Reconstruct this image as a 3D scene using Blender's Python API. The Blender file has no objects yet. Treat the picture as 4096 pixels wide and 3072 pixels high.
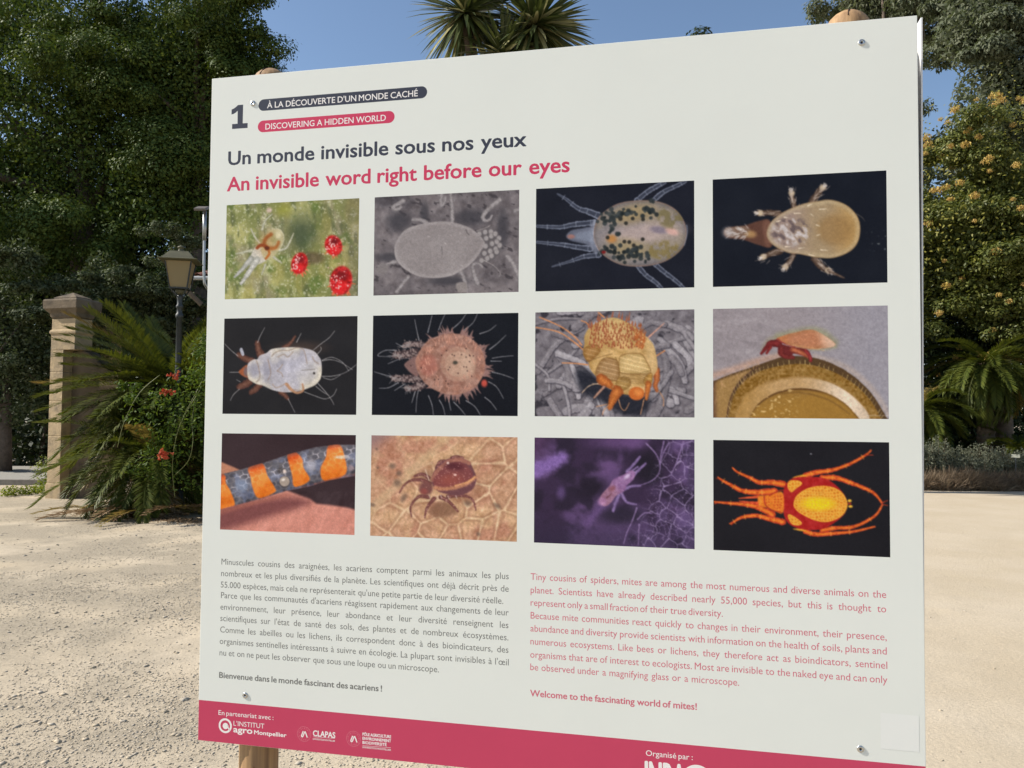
import bpy, math, random
import numpy as np
from mathutils import Matrix, Vector

SC = bpy.context.scene
COL = SC.collection
rad = math.radians

# ------------------------------------------------------------------ camera
EYE = 1.60                    # eye height, metres
F = 3200.0                    # focal length in photo pixels (4096 wide)
PITCH, ROLL, YAW = -0.0372, 0.0073, 0.2117
def _rx(a):
    c, s = math.cos(a), math.sin(a); return np.array([[1,0,0],[0,c,-s],[0,s,c]])
def _ry(a):
    c, s = math.cos(a), math.sin(a); return np.array([[c,0,s],[0,1,0],[-s,0,c]])
def _rz(a):
    c, s = math.cos(a), math.sin(a); return np.array([[c,-s,0],[s,c,0],[0,0,1]])
RC = _rz(ROLL) @ _rx(PITCH)   # level frame (right, down, forward) -> camera frame
L2W = np.array([[1,0,0],[0,0,1],[0,-1,0]], float)     # level frame -> world
cam_d = bpy.data.cameras.new('camera'); cam = bpy.data.objects.new('camera', cam_d); COL.objects.link(cam)
cam_d.sensor_width = 36.0; cam_d.lens = F/4096*36.0; cam_d.clip_start = 0.05; cam_d.clip_end = 2000
_R = L2W @ RC.T               # camera frame (right, down, forward) -> world
M4 = Matrix.Identity(4)
for i in range(3):
    M4[i][0] = _R[i,0]; M4[i][1] = -_R[i,1]; M4[i][2] = -_R[i,2]
M4[0][3], M4[1][3], M4[2][3] = 0, 0, EYE
cam.matrix_world = M4
SC.camera = cam
CAMPOS = np.array([0,0,EYE])
def ray(px, py):
    return _R @ np.array([(px-2048)/F, (py-1536)/F, 1.0])
def at(px, py, depth):
    """world point seen at a photo pixel, `depth` metres ahead of the viewer"""
    d = ray(px, py); return CAMPOS + d*(depth/d[1])
def gnd(px, py, z=0.0):
    d = ray(px, py); return CAMPOS + d*((z-EYE)/d[2])

# ------------------------------------------------------------------ light
SUN_AZ, SUN_EL = -88.5, 38.0           # degrees, azimuth from straight ahead (negative = left)
sd = np.array([math.sin(rad(SUN_AZ))*math.cos(rad(SUN_EL)), math.cos(rad(SUN_AZ))*math.cos(rad(SUN_EL)), math.sin(rad(SUN_EL))])
sun_d = bpy.data.lights.new('sun', 'SUN'); sun_d.energy = 4.0; sun_d.angle = rad(0.53); sun_d.color = (1.0, 0.94, 0.85)
sun = bpy.data.objects.new('sun', sun_d); COL.objects.link(sun)
sun.rotation_euler = Vector(sd).to_track_quat('Z', 'Y').to_euler()
world = bpy.data.worlds.new('World'); SC.world = world; world.use_nodes = True
wn = world.node_tree.nodes; wl = world.node_tree.links; wn.clear()
sky = wn.new('ShaderNodeTexSky'); sky.sky_type = 'NISHITA'; sky.sun_disc = False
sky.sun_elevation = rad(SUN_EL); sky.sun_rotation = rad(SUN_AZ)
sky.air_density = 1.0; sky.dust_density = 0.6; sky.ozone_density = 1.6; sky.altitude = 60
bg = wn.new('ShaderNodeBackground'); bg.inputs['Strength'].default_value = 0.085
wo = wn.new('ShaderNodeOutputWorld'); wl.new(sky.outputs[0], bg.inputs[0]); wl.new(bg.outputs[0], wo.inputs[0])
SC.view_settings.view_transform = 'Standard'; SC.view_settings.look = 'None'
SC.view_settings.gamma = 1.0; SC.view_settings.exposure = 0.82; SC.view_settings.use_curve_mapping = False
SC.render.engine = 'CYCLES'
SC.cycles.max_bounces = 6; SC.cycles.diffuse_bounces = 4; SC.cycles.transmission_bounces = 4; SC.cycles.glossy_bounces = 3
SC.cycles.use_denoising = True

# ------------------------------------------------------------------ helpers
def lin(c):
    c = np.asarray(c, float)/255.0
    return np.where(c <= 0.04045, c/12.92, ((c+0.055)/1.055)**2.4)
def tag(o, label=None, cat=None, group=None, kind=None):
    if label: o['label'] = label
    if cat: o['category'] = cat
    if group: o['group'] = group
    if kind: o['kind'] = kind
    return o
def empty(name, loc, label, cat, group=None, rz=0.0):
    o = bpy.data.objects.new(name, None); COL.objects.link(o)
    o.location = loc; o.rotation_euler = (0,0,rz); o.empty_display_size = 0.2
    return tag(o, label, cat, group)
def link(name, me, mat=None, parent=None, loc=None, rot=None):
    o = bpy.data.objects.new(name, me); COL.objects.link(o)
    if mat is not None:
        for m in (mat if isinstance(mat, (list, tuple)) else [mat]): me.materials.append(m)
    if parent is not None: o.parent = parent
    if loc is not None: o.location = loc
    if rot is not None: o.rotation_euler = rot
    return o
def npmesh(name, V, Fc, smooth=False):
    """mesh from vertex array and face array (all faces with the same corner count)"""
    V = np.asarray(V, np.float32); Fc = np.asarray(Fc, np.int32)
    me = bpy.data.meshes.new(name); k = Fc.shape[1]; n = len(Fc)
    me.vertices.add(len(V)); me.vertices.foreach_set('co', V.ravel())
    me.loops.add(n*k); me.loops.foreach_set('vertex_index', Fc.ravel())
    me.polygons.add(n); me.polygons.foreach_set('loop_start', np.arange(0, n*k, k, dtype=np.int32))
    me.polygons.foreach_set('loop_total', np.full(n, k, np.int32))
    if smooth: me.polygons.foreach_set('use_smooth', np.ones(n, bool))
    me.update(calc_edges=True); me.validate()
    return me
class MB:
    """collects simple solids into one mesh"""
    def __init__(s): s.v = []; s.f = []
    def add(s, vs, fs):
        b = len(s.v); s.v += [tuple(map(float, p)) for p in vs]; s.f += [tuple(i+b for i in f) for f in fs]; return s
    def box(s, c, d, R=None):
        x, y, z = d[0]/2, d[1]/2, d[2]/2
        P = np.array([(-x,-y,-z),(x,-y,-z),(x,y,-z),(-x,y,-z),(-x,-y,z),(x,-y,z),(x,y,z),(-x,y,z)])
        if R is not None: P = P @ np.asarray(R).T
        return s.add(P+np.asarray(c), [(0,3,2,1),(4,5,6,7),(0,1,5,4),(1,2,6,5),(2,3,7,6),(3,0,4,7)])
    def loft(s, rings, cap=True, close=True):
        """rings: list of equal-length point loops"""
        n = len(rings[0]); vs = [p for r in rings for p in r]; fs = []
        for i in range(len(rings)-1):
            for j in range(n if close else n-1):
                k = (j+1) % n; fs.append((i*n+j, i*n+k, (i+1)*n+k, (i+1)*n+j))
        if cap: fs += [tuple(range(n-1,-1,-1)), tuple((len(rings)-1)*n+j for j in range(n))]
        return s.add(vs, fs)
    def lathe(s, prof, n=20, c=(0,0,0), ax=None):
        R = np.eye(3) if ax is None else np.array(Vector(ax).to_track_quat('Z','Y').to_matrix())
        rings = []
        for r, z in prof:
            a = np.arange(n)*2*math.pi/n
            rings.append((np.c_[np.cos(a)*r, np.sin(a)*r, np.full(n, z)] @ R.T)+np.asarray(c))
        return s.loft(rings)
    def sq(s, prof, c=(0,0,0), rot=0.0):
        """square section profile: list of (half width, half depth, z)"""
        rings = []
        cr, sr = math.cos(rot), math.sin(rot)
        for hw, hd, z in prof:
            P = [(-hw,-hd),(hw,-hd),(hw,hd),(-hw,hd)]
            rings.append([(c[0]+x*cr-y*sr, c[1]+x*sr+y*cr, c[2]+z) for x, y in P])
        return s.loft(rings)
    def tube(s, pts, r, n=6, cap=True):
        pts = [np.asarray(p, float) for p in pts]; m = len(pts)
        rs = r if hasattr(r, '__len__') else [r]*m
        rings = []; up = np.array([0.13,0.21,0.97])
        for i in range(m):
            t = pts[min(i+1,m-1)]-pts[max(i-1,0)]; t /= (np.linalg.norm(t)+1e-12)
            a = np.cross(t, up)
            if np.linalg.norm(a) < 1e-3: a = np.cross(t, (1,0,0))
            a /= np.linalg.norm(a); b = np.cross(t, a)
            ang = np.arange(n)*2*math.pi/n
            rings.append(pts[i]+rs[i]*(np.cos(ang)[:,None]*a+np.sin(ang)[:,None]*b))
        return s.loft(rings, cap)
    def build(s, name, mat, parent=None, smooth=False, loc=None, bevel=0.0, rot=None):
        me = bpy.data.meshes.new(name); me.from_pydata(s.v, [], s.f)
        if smooth: me.polygons.foreach_set('use_smooth', [True]*len(me.polygons))
        me.update()
        o = link(name, me, mat, parent, loc, rot)
        if bevel:
            b = o.modifiers.new('bevel', 'BEVEL'); b.width = bevel; b.segments = 2; b.limit_method = 'ANGLE'; b.angle_limit = rad(40)
        return o
def catmull(P, per=6, closed=False):
    P = np.asarray(P, float); n = len(P); out = []
    rng = range(n) if closed else range(n-1)
    for i in rng:
        if closed: p0, p1, p2, p3 = P[(i-1)%n], P[i], P[(i+1)%n], P[(i+2)%n]
        else: p0, p1, p2, p3 = P[max(i-1,0)], P[i], P[i+1], P[min(i+2,n-1)]
        for t in np.arange(per)/per:
            out.append(0.5*((2*p1)+(-p0+p2)*t+(2*p0-5*p1+4*p2-p3)*t*t+(-p0+3*p1-3*p2+p3)*t**3))
    if not closed: out.append(P[-1])
    return np.array(out)
# value noise
def _hash(ix, iy, seed):
    h = (ix.astype(np.int64)*374761393 + iy.astype(np.int64)*668265263 + seed*974634777) & 0x7fffffff
    h = ((h ^ (h >> 13))*1274126177) & 0x7fffffff
    return ((h ^ (h >> 16)) & 0xffff)/65535.0
def vnoise(x, y, seed=0):
    ix, iy = np.floor(x), np.floor(y); fx, fy = x-ix, y-iy
    fx = fx*fx*(3-2*fx); fy = fy*fy*(3-2*fy)
    a, b, c, d = _hash(ix,iy,seed), _hash(ix+1,iy,seed), _hash(ix,iy+1,seed), _hash(ix+1,iy+1,seed)
    return (a*(1-fx)+b*fx)*(1-fy)+(c*(1-fx)+d*fx)*fy
def fbm(x, y, seed=0, oct=4):
    s = 0; amp = 0.5; tot = 0
    for i in range(oct):
        s = s+amp*vnoise(x*2**i, y*2**i, seed+i*17); tot += amp; amp *= 0.5
    return s/tot
def sstep(a, b, x):
    t = np.clip((x-a)/(b-a+1e-9), 0, 1); return t*t*(3-2*t)

# ------------------------------------------------------------------ materials
def newmat(name):
    m = bpy.data.materials.new(name); m.use_nodes = True
    nt = m.node_tree; return m, nt.nodes, nt.links, nt.nodes['Principled BSDF']
def plain(name, col, rough=0.6, metal=0.0, spec=0.4, nscale=0, namt=0.15, bump=0.0, bscale=None):
    """principled with a little mottling so that no surface is perfectly even"""
    m, N, L, P = newmat(name)
    P.inputs['Roughness'].default_value = rough; P.inputs['Metallic'].default_value = metal
    P.inputs['Specular IOR Level'].default_value = spec
    c = tuple(col)+(1,)
    P.inputs['Base Color'].default_value = c
    if nscale:
        tc = N.new('ShaderNodeTexCoord'); nz = N.new('ShaderNodeTexNoise'); nz.inputs['Scale'].default_value = nscale
        nz.inputs['Detail'].default_value = 6; nz.inputs['Roughness'].default_value = 0.65
        L.new(tc.outputs['Object'], nz.inputs['Vector'])
        rp = N.new('ShaderNodeValToRGB')
        rp.color_ramp.elements[0].position = 0.3; rp.color_ramp.elements[1].position = 0.72
        rp.color_ramp.elements[0].color = tuple(x*(1-namt) for x in col)+(1,)
        rp.color_ramp.elements[1].color = tuple(min(1,x*(1+namt)) for x in col)+(1,)
        L.new(nz.outputs['Fac'], rp.inputs['Fac']); L.new(rp.outputs[0], P.inputs['Base Color'])
        if bump:
            bp_ = N.new('ShaderNodeBump'); bp_.inputs['Strength'].default_value = bump; bp_.inputs['Distance'].default_value = 0.02
            if bscale:
                nz2 = N.new('ShaderNodeTexNoise'); nz2.inputs['Scale'].default_value = bscale; nz2.inputs['Detail'].default_value = 8
                L.new(tc.outputs['Object'], nz2.inputs['Vector']); L.new(nz2.outputs['Fac'], bp_.inputs['Height'])
            else: L.new(nz.outputs['Fac'], bp_.inputs['Height'])
            L.new(bp_.outputs[0], P.inputs['Normal'])
    return m
def leafmat(name, cols, rough=0.5, trans=0.3, tcol=None, spec=0.35):
    """leaf: a ramp of real leaf colours picked at random for each leaf, some light through the blade"""
    m, N, L, P = newmat(name)
    g = N.new('ShaderNodeNewGeometry'); rp = N.new('ShaderNodeValToRGB')
    el = rp.color_ramp.elements
    while len(el) < len(cols): el.new(0.5)
    for i, c in enumerate(cols): el[i].position = i/(len(cols)-1); el[i].color = tuple(c)+(1,)
    L.new(g.outputs['Random Per Island'], rp.inputs['Fac']); L.new(rp.outputs[0], P.inputs['Base Color'])
    P.inputs['Roughness'].default_value = rough; P.inputs['Specular IOR Level'].default_value = spec
    if trans:
        t = N.new('ShaderNodeBsdfTranslucent'); mx = N.new('ShaderNodeMixShader'); mx.inputs[0].default_value = trans
        if tcol is not None:
            mc = N.new('ShaderNodeMixRGB'); mc.blend_type = 'MULTIPLY'; mc.inputs[0].default_value = 1.0
            mc.inputs[2].default_value = tuple(tcol)+(1,); L.new(rp.outputs[0], mc.inputs[1]); L.new(mc.outputs[0], t.inputs[0])
        else: L.new(rp.outputs[0], t.inputs[0])
        out = N['Material Output']
        L.new(P.outputs[0], mx.inputs[1]); L.new(t.outputs[0], mx.inputs[2]); L.new(mx.outputs[0], out.inputs[0])
    return m
# ------------------------------------------------------------------ the sign
W = 1.5
_tl = RC.T @ (np.array([-0.4612,-0.4693,1.2298])*W)          # top-left corner, level frame
TLW = L2W @ _tl + CAMPOS
UD = np.array([math.cos(YAW), -math.sin(YAW), 0.0]); ND = np.array([math.sin(YAW), math.cos(YAW), 0.0])
SB = TLW + UD*W/2; ZT = float(SB[2]); ZB = ZT - W*1.0011
SB = np.array([SB[0], SB[1], 0.0])
def bp(px, py, off=0.0):
    """local (x, z) on the panel plane (or a plane `off` metres behind it) seen at a photo pixel"""
    d = ray(px, py); o = SB + ND*off
    t = ((o-CAMPOS) @ ND)/(d @ ND); p = CAMPOS+d*t-o
    return float(p @ UD), float(p[2]+o[2])
def crop(cx, cy, s):
    return lambda x, y: bp(cx+x/s, cy+y/s)
def pcol(c, k=1.0):
    return tuple(np.clip(lin(c)/lin((219,219,219))*0.80*k, 0.004, 0.9))
def printmat(name, c, rough=0.42):
    return plain(name, pcol(c), rough, spec=0.2, nscale=9, namt=0.02)
M_white = plain('sign_white', pcol((219,221,214)), 0.42, spec=0.25, nscale=2.2, namt=0.022)
M_dark = printmat('print_charcoal', (58,61,74))
M_red = printmat('print_red', (197,60,92))
M_band = printmat('print_red_band', (190,66,94))
M_grey = printmat('print_grey', (112,112,108))
M_pinktext = printmat('print_rose', (200,104,120))
M_wtext = printmat('print_white', (232,226,222))
M_pale = printmat('print_pale_rose', (222,150,160))
M_edge = plain('sheet_edge', (0.16,0.16,0.17), 0.5, spec=0.4)
M_alu = plain('flange_white', (0.82,0.82,0.82), 0.35, spec=0.4)
M_steel = plain('screw_steel', (0.55,0.55,0.54), 0.28, metal=0.95)
M_sock = plain('screw_socket', (0.03,0.03,0.03), 0.5)
sign = empty('information_sign', tuple(SB), 'large white square information board about mites with twelve photos on wooden posts', 'information board', rz=-YAW)
def sgn_mesh(name, P2, y, mat, parent, faces=None):
    V = [(p[0], y+(p[2] if len(p) > 2 else 0), p[1]) for p in P2]; me = bpy.data.meshes.new(name)
    me.from_pydata(V, [], faces if faces else [tuple(range(len(V)))])
    me.update()
    return link(name, me, mat, parent)
# front panel: thin composite sheet with a slightly rounded arris
fp = MB().box((0, 0.002, (ZT+ZB)/2), (W, 0.004, ZT-ZB)).build('front_panel', M_white, sign, bevel=0.0008)
BANDZ = bp(795, 2799)[1]*0.5+bp(3714, 3067.5)[1]*0.5
sgn_mesh('footer_band', [(-W/2+.0006,ZB+.0006),(W/2-.0006,ZB+.0006),(W/2-.0006,BANDZ),(-W/2+.0006,BANDZ)], -0.00003, M_band, fp)
# posts: round timber with domed tops
def woodmat():
    m, N, L, P = newmat('post_timber')
    tc = N.new('ShaderNodeTexCoord'); mp = N.new('ShaderNodeMapping'); mp.inputs['Scale'].default_value = (1,1,0.035)
    nz = N.new('ShaderNodeTexNoise'); nz.inputs['Scale'].default_value = 110; nz.inputs['Detail'].default_value = 6
    n2 = N.new('ShaderNodeTexNoise'); n2.inputs['Scale'].default_value = 14; n2.inputs['Detail'].default_value = 3
    L.new(tc.outputs['Object'], mp.inputs[0]); L.new(mp.outputs[0], nz.inputs['Vector']); L.new(mp.outputs[0], n2.inputs['Vector'])
    mx = N.new('ShaderNodeMath'); mx.operation = 'ADD'; L.new(nz.outputs['Fac'], mx.inputs[0]); L.new(n2.outputs['Fac'], mx.inputs[1])
    rp = N.new('ShaderNodeValToRGB'); e = rp.color_ramp.elements
    e[0].position = 0.33; e[0].color = (0.16,0.085,0.045,1); e[1].position = 0.66; e[1].color = (0.43,0.265,0.125,1)
    hv = N.new('ShaderNodeMath'); hv.operation = 'MULTIPLY'; hv.inputs[1].default_value = 0.5; L.new(mx.outputs[0], hv.inputs[0])
    L.new(hv.outputs[0], rp.inputs['Fac']); L.new(rp.outputs[0], P.inputs['Base Color']); P.inputs['Roughness'].default_value = 0.75
    b = N.new('ShaderNodeBump'); b.inputs['Strength'].default_value = 0.35; b.inputs['Distance'].default_value = 0.004
    L.new(nz.outputs['Fac'], b.inputs['Height']); L.new(b.outputs[0], P.inputs['Normal'])
    return m
M_wood = woodmat(); M_crack = plain('timber_crack', (0.035,0.018,0.01), 0.9)
PR = 0.043; POFF = 0.006+PR
for k, (pxa, pya, pxb, pyb) in enumerate([(1077,278,1045,3040), (3391,45.4,3440,3300)]):
    xa, za = bp(pxa, pya, POFF); xb, zb = bp(pxb, pyb, POFF)
    x0 = (xa+xb)/2 if k == 0 else xa
    prof = [(PR,-0.25),(PR,0.3),(PR,za-0.045),(PR*.985,za-0.036),(PR*.93,za-0.026),(PR*.82,za-0.018),(PR*.64,za-0.0105),(PR*.4,za-0.004),(PR*.18,za-0.0008),(0.003,za)]
    po = MB().lathe(prof, 28, (x0,POFF,0)).build('post', M_wood, sign, smooth=True)
    cr = MB(); aa = -2.2 if k == 0 else -1.0
    # a drying split down the side, across the dome too
    def cp(r, z, a): return (x0+math.cos(a)*r, POFF+math.sin(a)*r, z)
    P1 = [cp(PR+.0004, .45+.03*i, aa+.012*math.sin(i*2.1)) for i in range(12)]
    cr.tube(P1, [0.0012]*12, 5)
    cr.build('drying_split', M_crack, po); cr = MB()
    cr.tube([cp(PR*.93+.0006, za-.026, -1.75), cp(PR*.64+.0006, za-.0100, -1.7), cp(PR*.3, za-.0016, -1.5), cp(.01, za+.0006, -1.4)], [.001,.0016,.0014,.0006], 5)
    cr.build('drying_split', M_crack, po)
    if k == 0:
        kx, kz = bp(1000, 3080, 0.006)
        MB().lathe([(0.012,0),(0.011,.002),(.006,.004),(.001,.0045)], 12, (kx,POFF-PR*.86,kz), (-.35,-1,0)).build('knot', plain('knot_wood',(0.30,0.13,0.04),0.7,nscale=60,namt=0.4), po, smooth=True)
# second sheet behind, a shallow tray with a folded return at its right edge
RO = 0.006+2*PR+0.004
xt, zt = bp(3683.5, 70.0, 0.022); xl = bp(3699, 2900, 0.022)[0]
rp = [(-W/2+.01,ZB+.004),(xl-.004,ZB+.004),(xt,zt),(-W/2+.01,zt)]
MB().loft([[(x,RO-.002,z) for x, z in rp],[(x,RO+.002,z) for x, z in rp]]).build('rear_panel', M_white, sign)
fl = MB()
y0, y1 = 0.022, RO-0.002
th = 0.0028
fl.loft([[(xt,y0,zt),(xt+th,y0,zt),(xt+th,y1,zt),(xt,y1,zt)],[(xl-.004,y0,ZB+.004),(xl-.004+th,y0,ZB+.004),(xl-.004+th,y1,ZB+.004),(xl-.004,y1,ZB+.004)]])
fl.build('return_flange', M_alu, sign)

# ---- lettering
_words = []      # queued words
_fontcache = {}
def _natural(words, offs):
    """outline meshes of words in the built-in font at size 1"""
    todo = [(w, offs) for w in set(words) if (w, offs) not in _fontcache]
    tmp = []
    for w, o_ in todo:
        cu = bpy.data.curves.new('glyphs', 'FONT'); cu.body = w; cu.offset = o_; cu.resolution_u = 3; cu.fill_mode = 'FRONT'
        ob = bpy.data.objects.new('glyphs', cu); COL.objects.link(ob); tmp.append((w, o_, ob, cu))
    if tmp:
        bpy.context.view_layer.update(); dg = bpy.context.evaluated_depsgraph_get()
        for w, o_, ob, cu in tmp:
            me = bpy.data.meshes.new_from_object(ob.evaluated_get(dg))
            V = np.zeros(len(me.vertices)*3, np.float32); me.vertices.foreach_get('co', V); V = V.reshape(-1,3)[:, :2].copy()
            Fc = [tuple(p.vertices) for p in me.polygons]
            _fontcache[(w, o_)] = (V, Fc); bpy.data.meshes.remove(me)
        for w, o_, ob, cu in tmp:
            bpy.data.objects.remove(ob); bpy.data.curves.remove(cu)
def capH(offs):
    _natural(['H'], offs); V = _fontcache[('H', offs)][0]; return float(V[:,1].max())
class Block:
    def __init__(s): s.v = []; s.f = []
    def line(s, text, pl, pr, cap, offs=0.0, sx=None, gap=0.27):
        """one line between two baseline points (local x, z); sx fixes the letter width and lets the gaps stretch"""
        bold = offs; offs = 0.0
        words = text.split(' '); _natural(words, offs); sz = cap/(capH(offs)+1.6*bold)
        x0, x1 = pl[0], pr[0]; z0, z1 = pl[1], pr[1]; z = (z0+z1)/2
        wd = []
        for w in words:
            V = _fontcache[(w, offs)][0]; wd.append((float(V[:,0].min()), float(V[:,0].max())))
        tot = sum(b-a for a, b in wd); n = len(words)-1
        if sx is None: sx = (x1-x0)/(sz*(tot+gap*n))
        g = ((x1-x0)-sz*sx*tot)/n if n else 0
        x = x0
        for w, (a, b) in zip(words, wd):
            V, Fc = _fontcache[(w, offs)]
            nb = 0 if bold < 1e-4 else (4 if bold < .012 else 8)
            for q in range(max(1, nb)):
                dx = math.cos(q*2*math.pi/max(1,nb))*bold*sz if nb else 0; dz = math.sin(q*2*math.pi/max(1,nb))*bold*sz*.8 if nb else 0
                base = len(s.v); s.v += [(x+(vx-a)*sz*sx+dx, z+vy*sz+dz, -1.5e-6*q) for vx, vy in V]; s.f += [tuple(i+base for i in f) for f in Fc]
            x += (b-a)*sz*sx+g
        s.sx = sx; return s
    def poly(s, P):
        base = len(s.v); s.v += [tuple(p) for p in P]; s.f.append(tuple(range(base, base+len(P)))); return s
    def strip(s, P, w):
        """a stroke of width w along points"""
        P = np.asarray(P, float); n = len(P); base = len(s.v)
        for i in range(n):
            t = P[min(i+1,n-1)]-P[max(i-1,0)]; t /= np.linalg.norm(t)+1e-12; nn = np.array([-t[1], t[0]])*w/2
            s.v += [tuple(P[i]+nn), tuple(P[i]-nn)]
        for i in range(n-1): s.f.append((base+2*i, base+2*i+1, base+2*i+3, base+2*i+2))
        return s
    def ring(s, c, r, w, n=40, a0=0, a1=2*math.pi):
        a = np.linspace(a0, a1, n+1); return s.strip(np.c_[c[0]+np.cos(a)*r, c[1]+np.sin(a)*r], w)
    def disc(s, c, r, n=28, kx=1.0):
        a = np.arange(n)*2*math.pi/n; return s.poly(np.c_[c[0]+np.cos(a)*r*kx, c[1]+np.sin(a)*r])
    def build(s, name, mat, y, parent, label=None):
        o = sgn_mesh(name, s.v, y, mat, parent, s.f)
        if label: o['label'] = label
        return o
def hgt(c, x, ya, yb): return abs(c(x, ya)[1]-c(x, yb)[1])
c1 = crop(880, 320, 2212/1500)
def pill(name, xl, xr, ytl, ybl, ytr, ybr, mat):
    a = c1(xl, (ytl+ybl)/2); b = c1(xr, (ytr+ybr)/2)
    h = (hgt(c1, xl+30, ytl, ybl)+hgt(c1, xr-30, ytr, ybr))/2; z = (a[1]+b[1])/2; r = h/2
    P = [(b[0]-r+math.cos(t)*r, z+math.sin(t)*r) for t in np.linspace(-math.pi/2, math.pi/2, 16)]
    P += [(a[0]+r+math.cos(t)*r, z+math.sin(t)*r) for t in np.linspace(math.pi/2, 3*math.pi/2, 16)]
    return sgn_mesh(name, P, -0.00003, mat, fp)
pill('title_pill', 227, 1222, 112, 182, 39, 108, M_dark)['label'] = 'charcoal rounded pill behind the French heading'
pill('title_pill', 223, 1030, 239, 308, 183, 254, M_red)['label'] = 'crimson rounded pill behind the English heading'
k_ = hgt(c1, 322, 126, 161)
Block().line("À LA DÉCOUVERTE D'UN MONDE CACHÉ", c1(278,165), c1(1166,97), k_, 0.010, gap=0.33).build('lettering', M_wtext, -0.00006, fp)
Block().line("DISCOVERING A HIDDEN WORLD", c1(268,292), c1(978,240), k_, 0.010, gap=0.33).build('lettering', M_wtext, -0.00006, fp)
Block().line("Un monde invisible sous nos yeux", c1(50,498), c1(1805,393), hgt(c1,50,421,498)*1.07, 0.024, gap=0.36).build('lettering', M_dark, -0.00003, fp)
Block().line("An invisible word right before our eyes", c1(43,652), c1(2060,545), hgt(c1,88,571,650)*1.07, 0.024, gap=0.36).build('lettering', M_red, -0.00003, fp)
c6 = crop(800, 250, 2212/400)
Block().poly([c6(*p) for p in [(708,1472),(710,1363),(830,1355),(833,1068),(790,1108),(745,1137),(697,1150),(700,1040),(750,1018),(800,980),(840,940),(955,932),(945,1345),(1055,1338),(1052,1447)]]).build('lettering', M_dark, -0.00003, fp)
cf = crop(780, 2200, 2212/1300)
FR = [("Minuscules cousins des araignées, les acariens comptent parmi les animaux les plus",180,100,2135,197),
("nombreux et les plus diversifiés de la planète. Les scientifiques ont déjà décrit près de",178,180,2135,281),
("55.000 espèces, mais cela ne représenterait qu'une petite partie de leur diversité réelle.",175,259,2098,362),
("Parce que les communautés d'acariens réagissent rapidement aux changements de leur",177,328,2135,445),
("environnement, leur présence, leur abondance et leur diversité renseignent les",173,407,2133,530),
("scientifiques sur l'état de santé des sols, des plantes et de nombreux écosystèmes.",172,485,2133,613),
("Comme les abeilles ou les lichens, ils correspondent donc à des bioindicateurs, des",171,563,2133,697),
("organismes sentinelles intéressants à suivre en écologie. La plupart sont invisibles à l'œil",168,641,2135,783),
("nu et on ne peut les observer que sous une loupe ou un microscope.",167,718,1660,832)]
capf = hgt(cf, 185, 62, 100)*1.06
def para(L, c, cap, mat):
    b = Block()
    t = L[-1]; sx = Block().line(t[0], c(t[1],t[2]), c(t[3],t[4]), cap, 0.0).sx
    for t in L: b.line(t[0], c(t[1],t[2]), c(t[3],t[4]), cap, 0.0, sx=sx*0.965)
    return b.build('body_text', mat, -0.00003, fp)
para(FR, cf, capf, M_grey)
Block().line("Bienvenue dans le monde fascinant des acariens !", cf(165,872), cf(1272,960), capf, 0.022).build('body_text', M_grey, -0.00003, fp)
ce = crop(2080, 2250, 2212/1620)
EN = [("Tiny cousins of spiders, mites are among the most numerous and diverse animals on the",58,96,2000,192),
("planet. Scientists have already described nearly 55,000 species, but this is thought to",58,168,2000,271),
("represent only a small fraction of their true diversity.",58,235,1108,297),
("Because mite communities react quickly to changes in their environment, their presence,",58,307,2003,425),
("abundance and diversity provide scientists with information on the health of soils, plants and",57,377,2003,502),
("numerous ecosystems. Like bees or lichens, they therefore act as bioindicators, sentinel",57,448,2006,580),
("organisms that are of interest to ecologists. Most are invisible to the naked eye and can only",56,519,2007,660),
("be observed under a magnifying glass or a microscope.",56,588,1197,673)]
cape = hgt(ce, 75, 62, 96)*1.06
para(EN, ce, cape, M_pinktext)
Block().line("Welcome to the fascinating world of mites!", ce(56,733), ce(965,802), cape, 0.022).build('body_text', M_pinktext, -0.00003, fp)
# footer
cb = crop(760, 2750, 2.212)
Block().line("En partenariat avec :", cb(252,243), cb(738,285), hgt(cb,255,202,243), 0.004).build('lettering', M_wtext, -0.00006, fp)
lg = Block()
lg.line("L'INSTITUT", cb(385,340), cb(657,360), hgt(cb,386,298,340), 0.0)
lg.line("agro", cb(385,396), cb(550,408), hgt(cb,386,346,396)*1.12, 0.032)
lg.line("Montpellier", cb(568,412), cb(852,440), hgt(cb,570,375,412), 0.028)
lc = cb(312,338); lr = hgt(cb, 312, 272, 404)/2
lg.ring(lc, lr*.86, lr*.27); lg.disc((lc[0]+lr*.03, lc[1]-lr*.04), lr*.42)
lg.strip([(lc[0]+lr*.40, lc[1]+lr*.1),(lc[0]+lr*.47,lc[1]-lr*.3),(lc[0]+lr*.60,lc[1]-lr*.50),(lc[0]+lr*.74,lc[1]-lr*.56)], lr*.16)
lg.build('partner_logo', M_wtext, -0.00006, fp, 'white ringed round emblem of the first partner')
cz = crop(1160, 2840, 2212/480)
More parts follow.
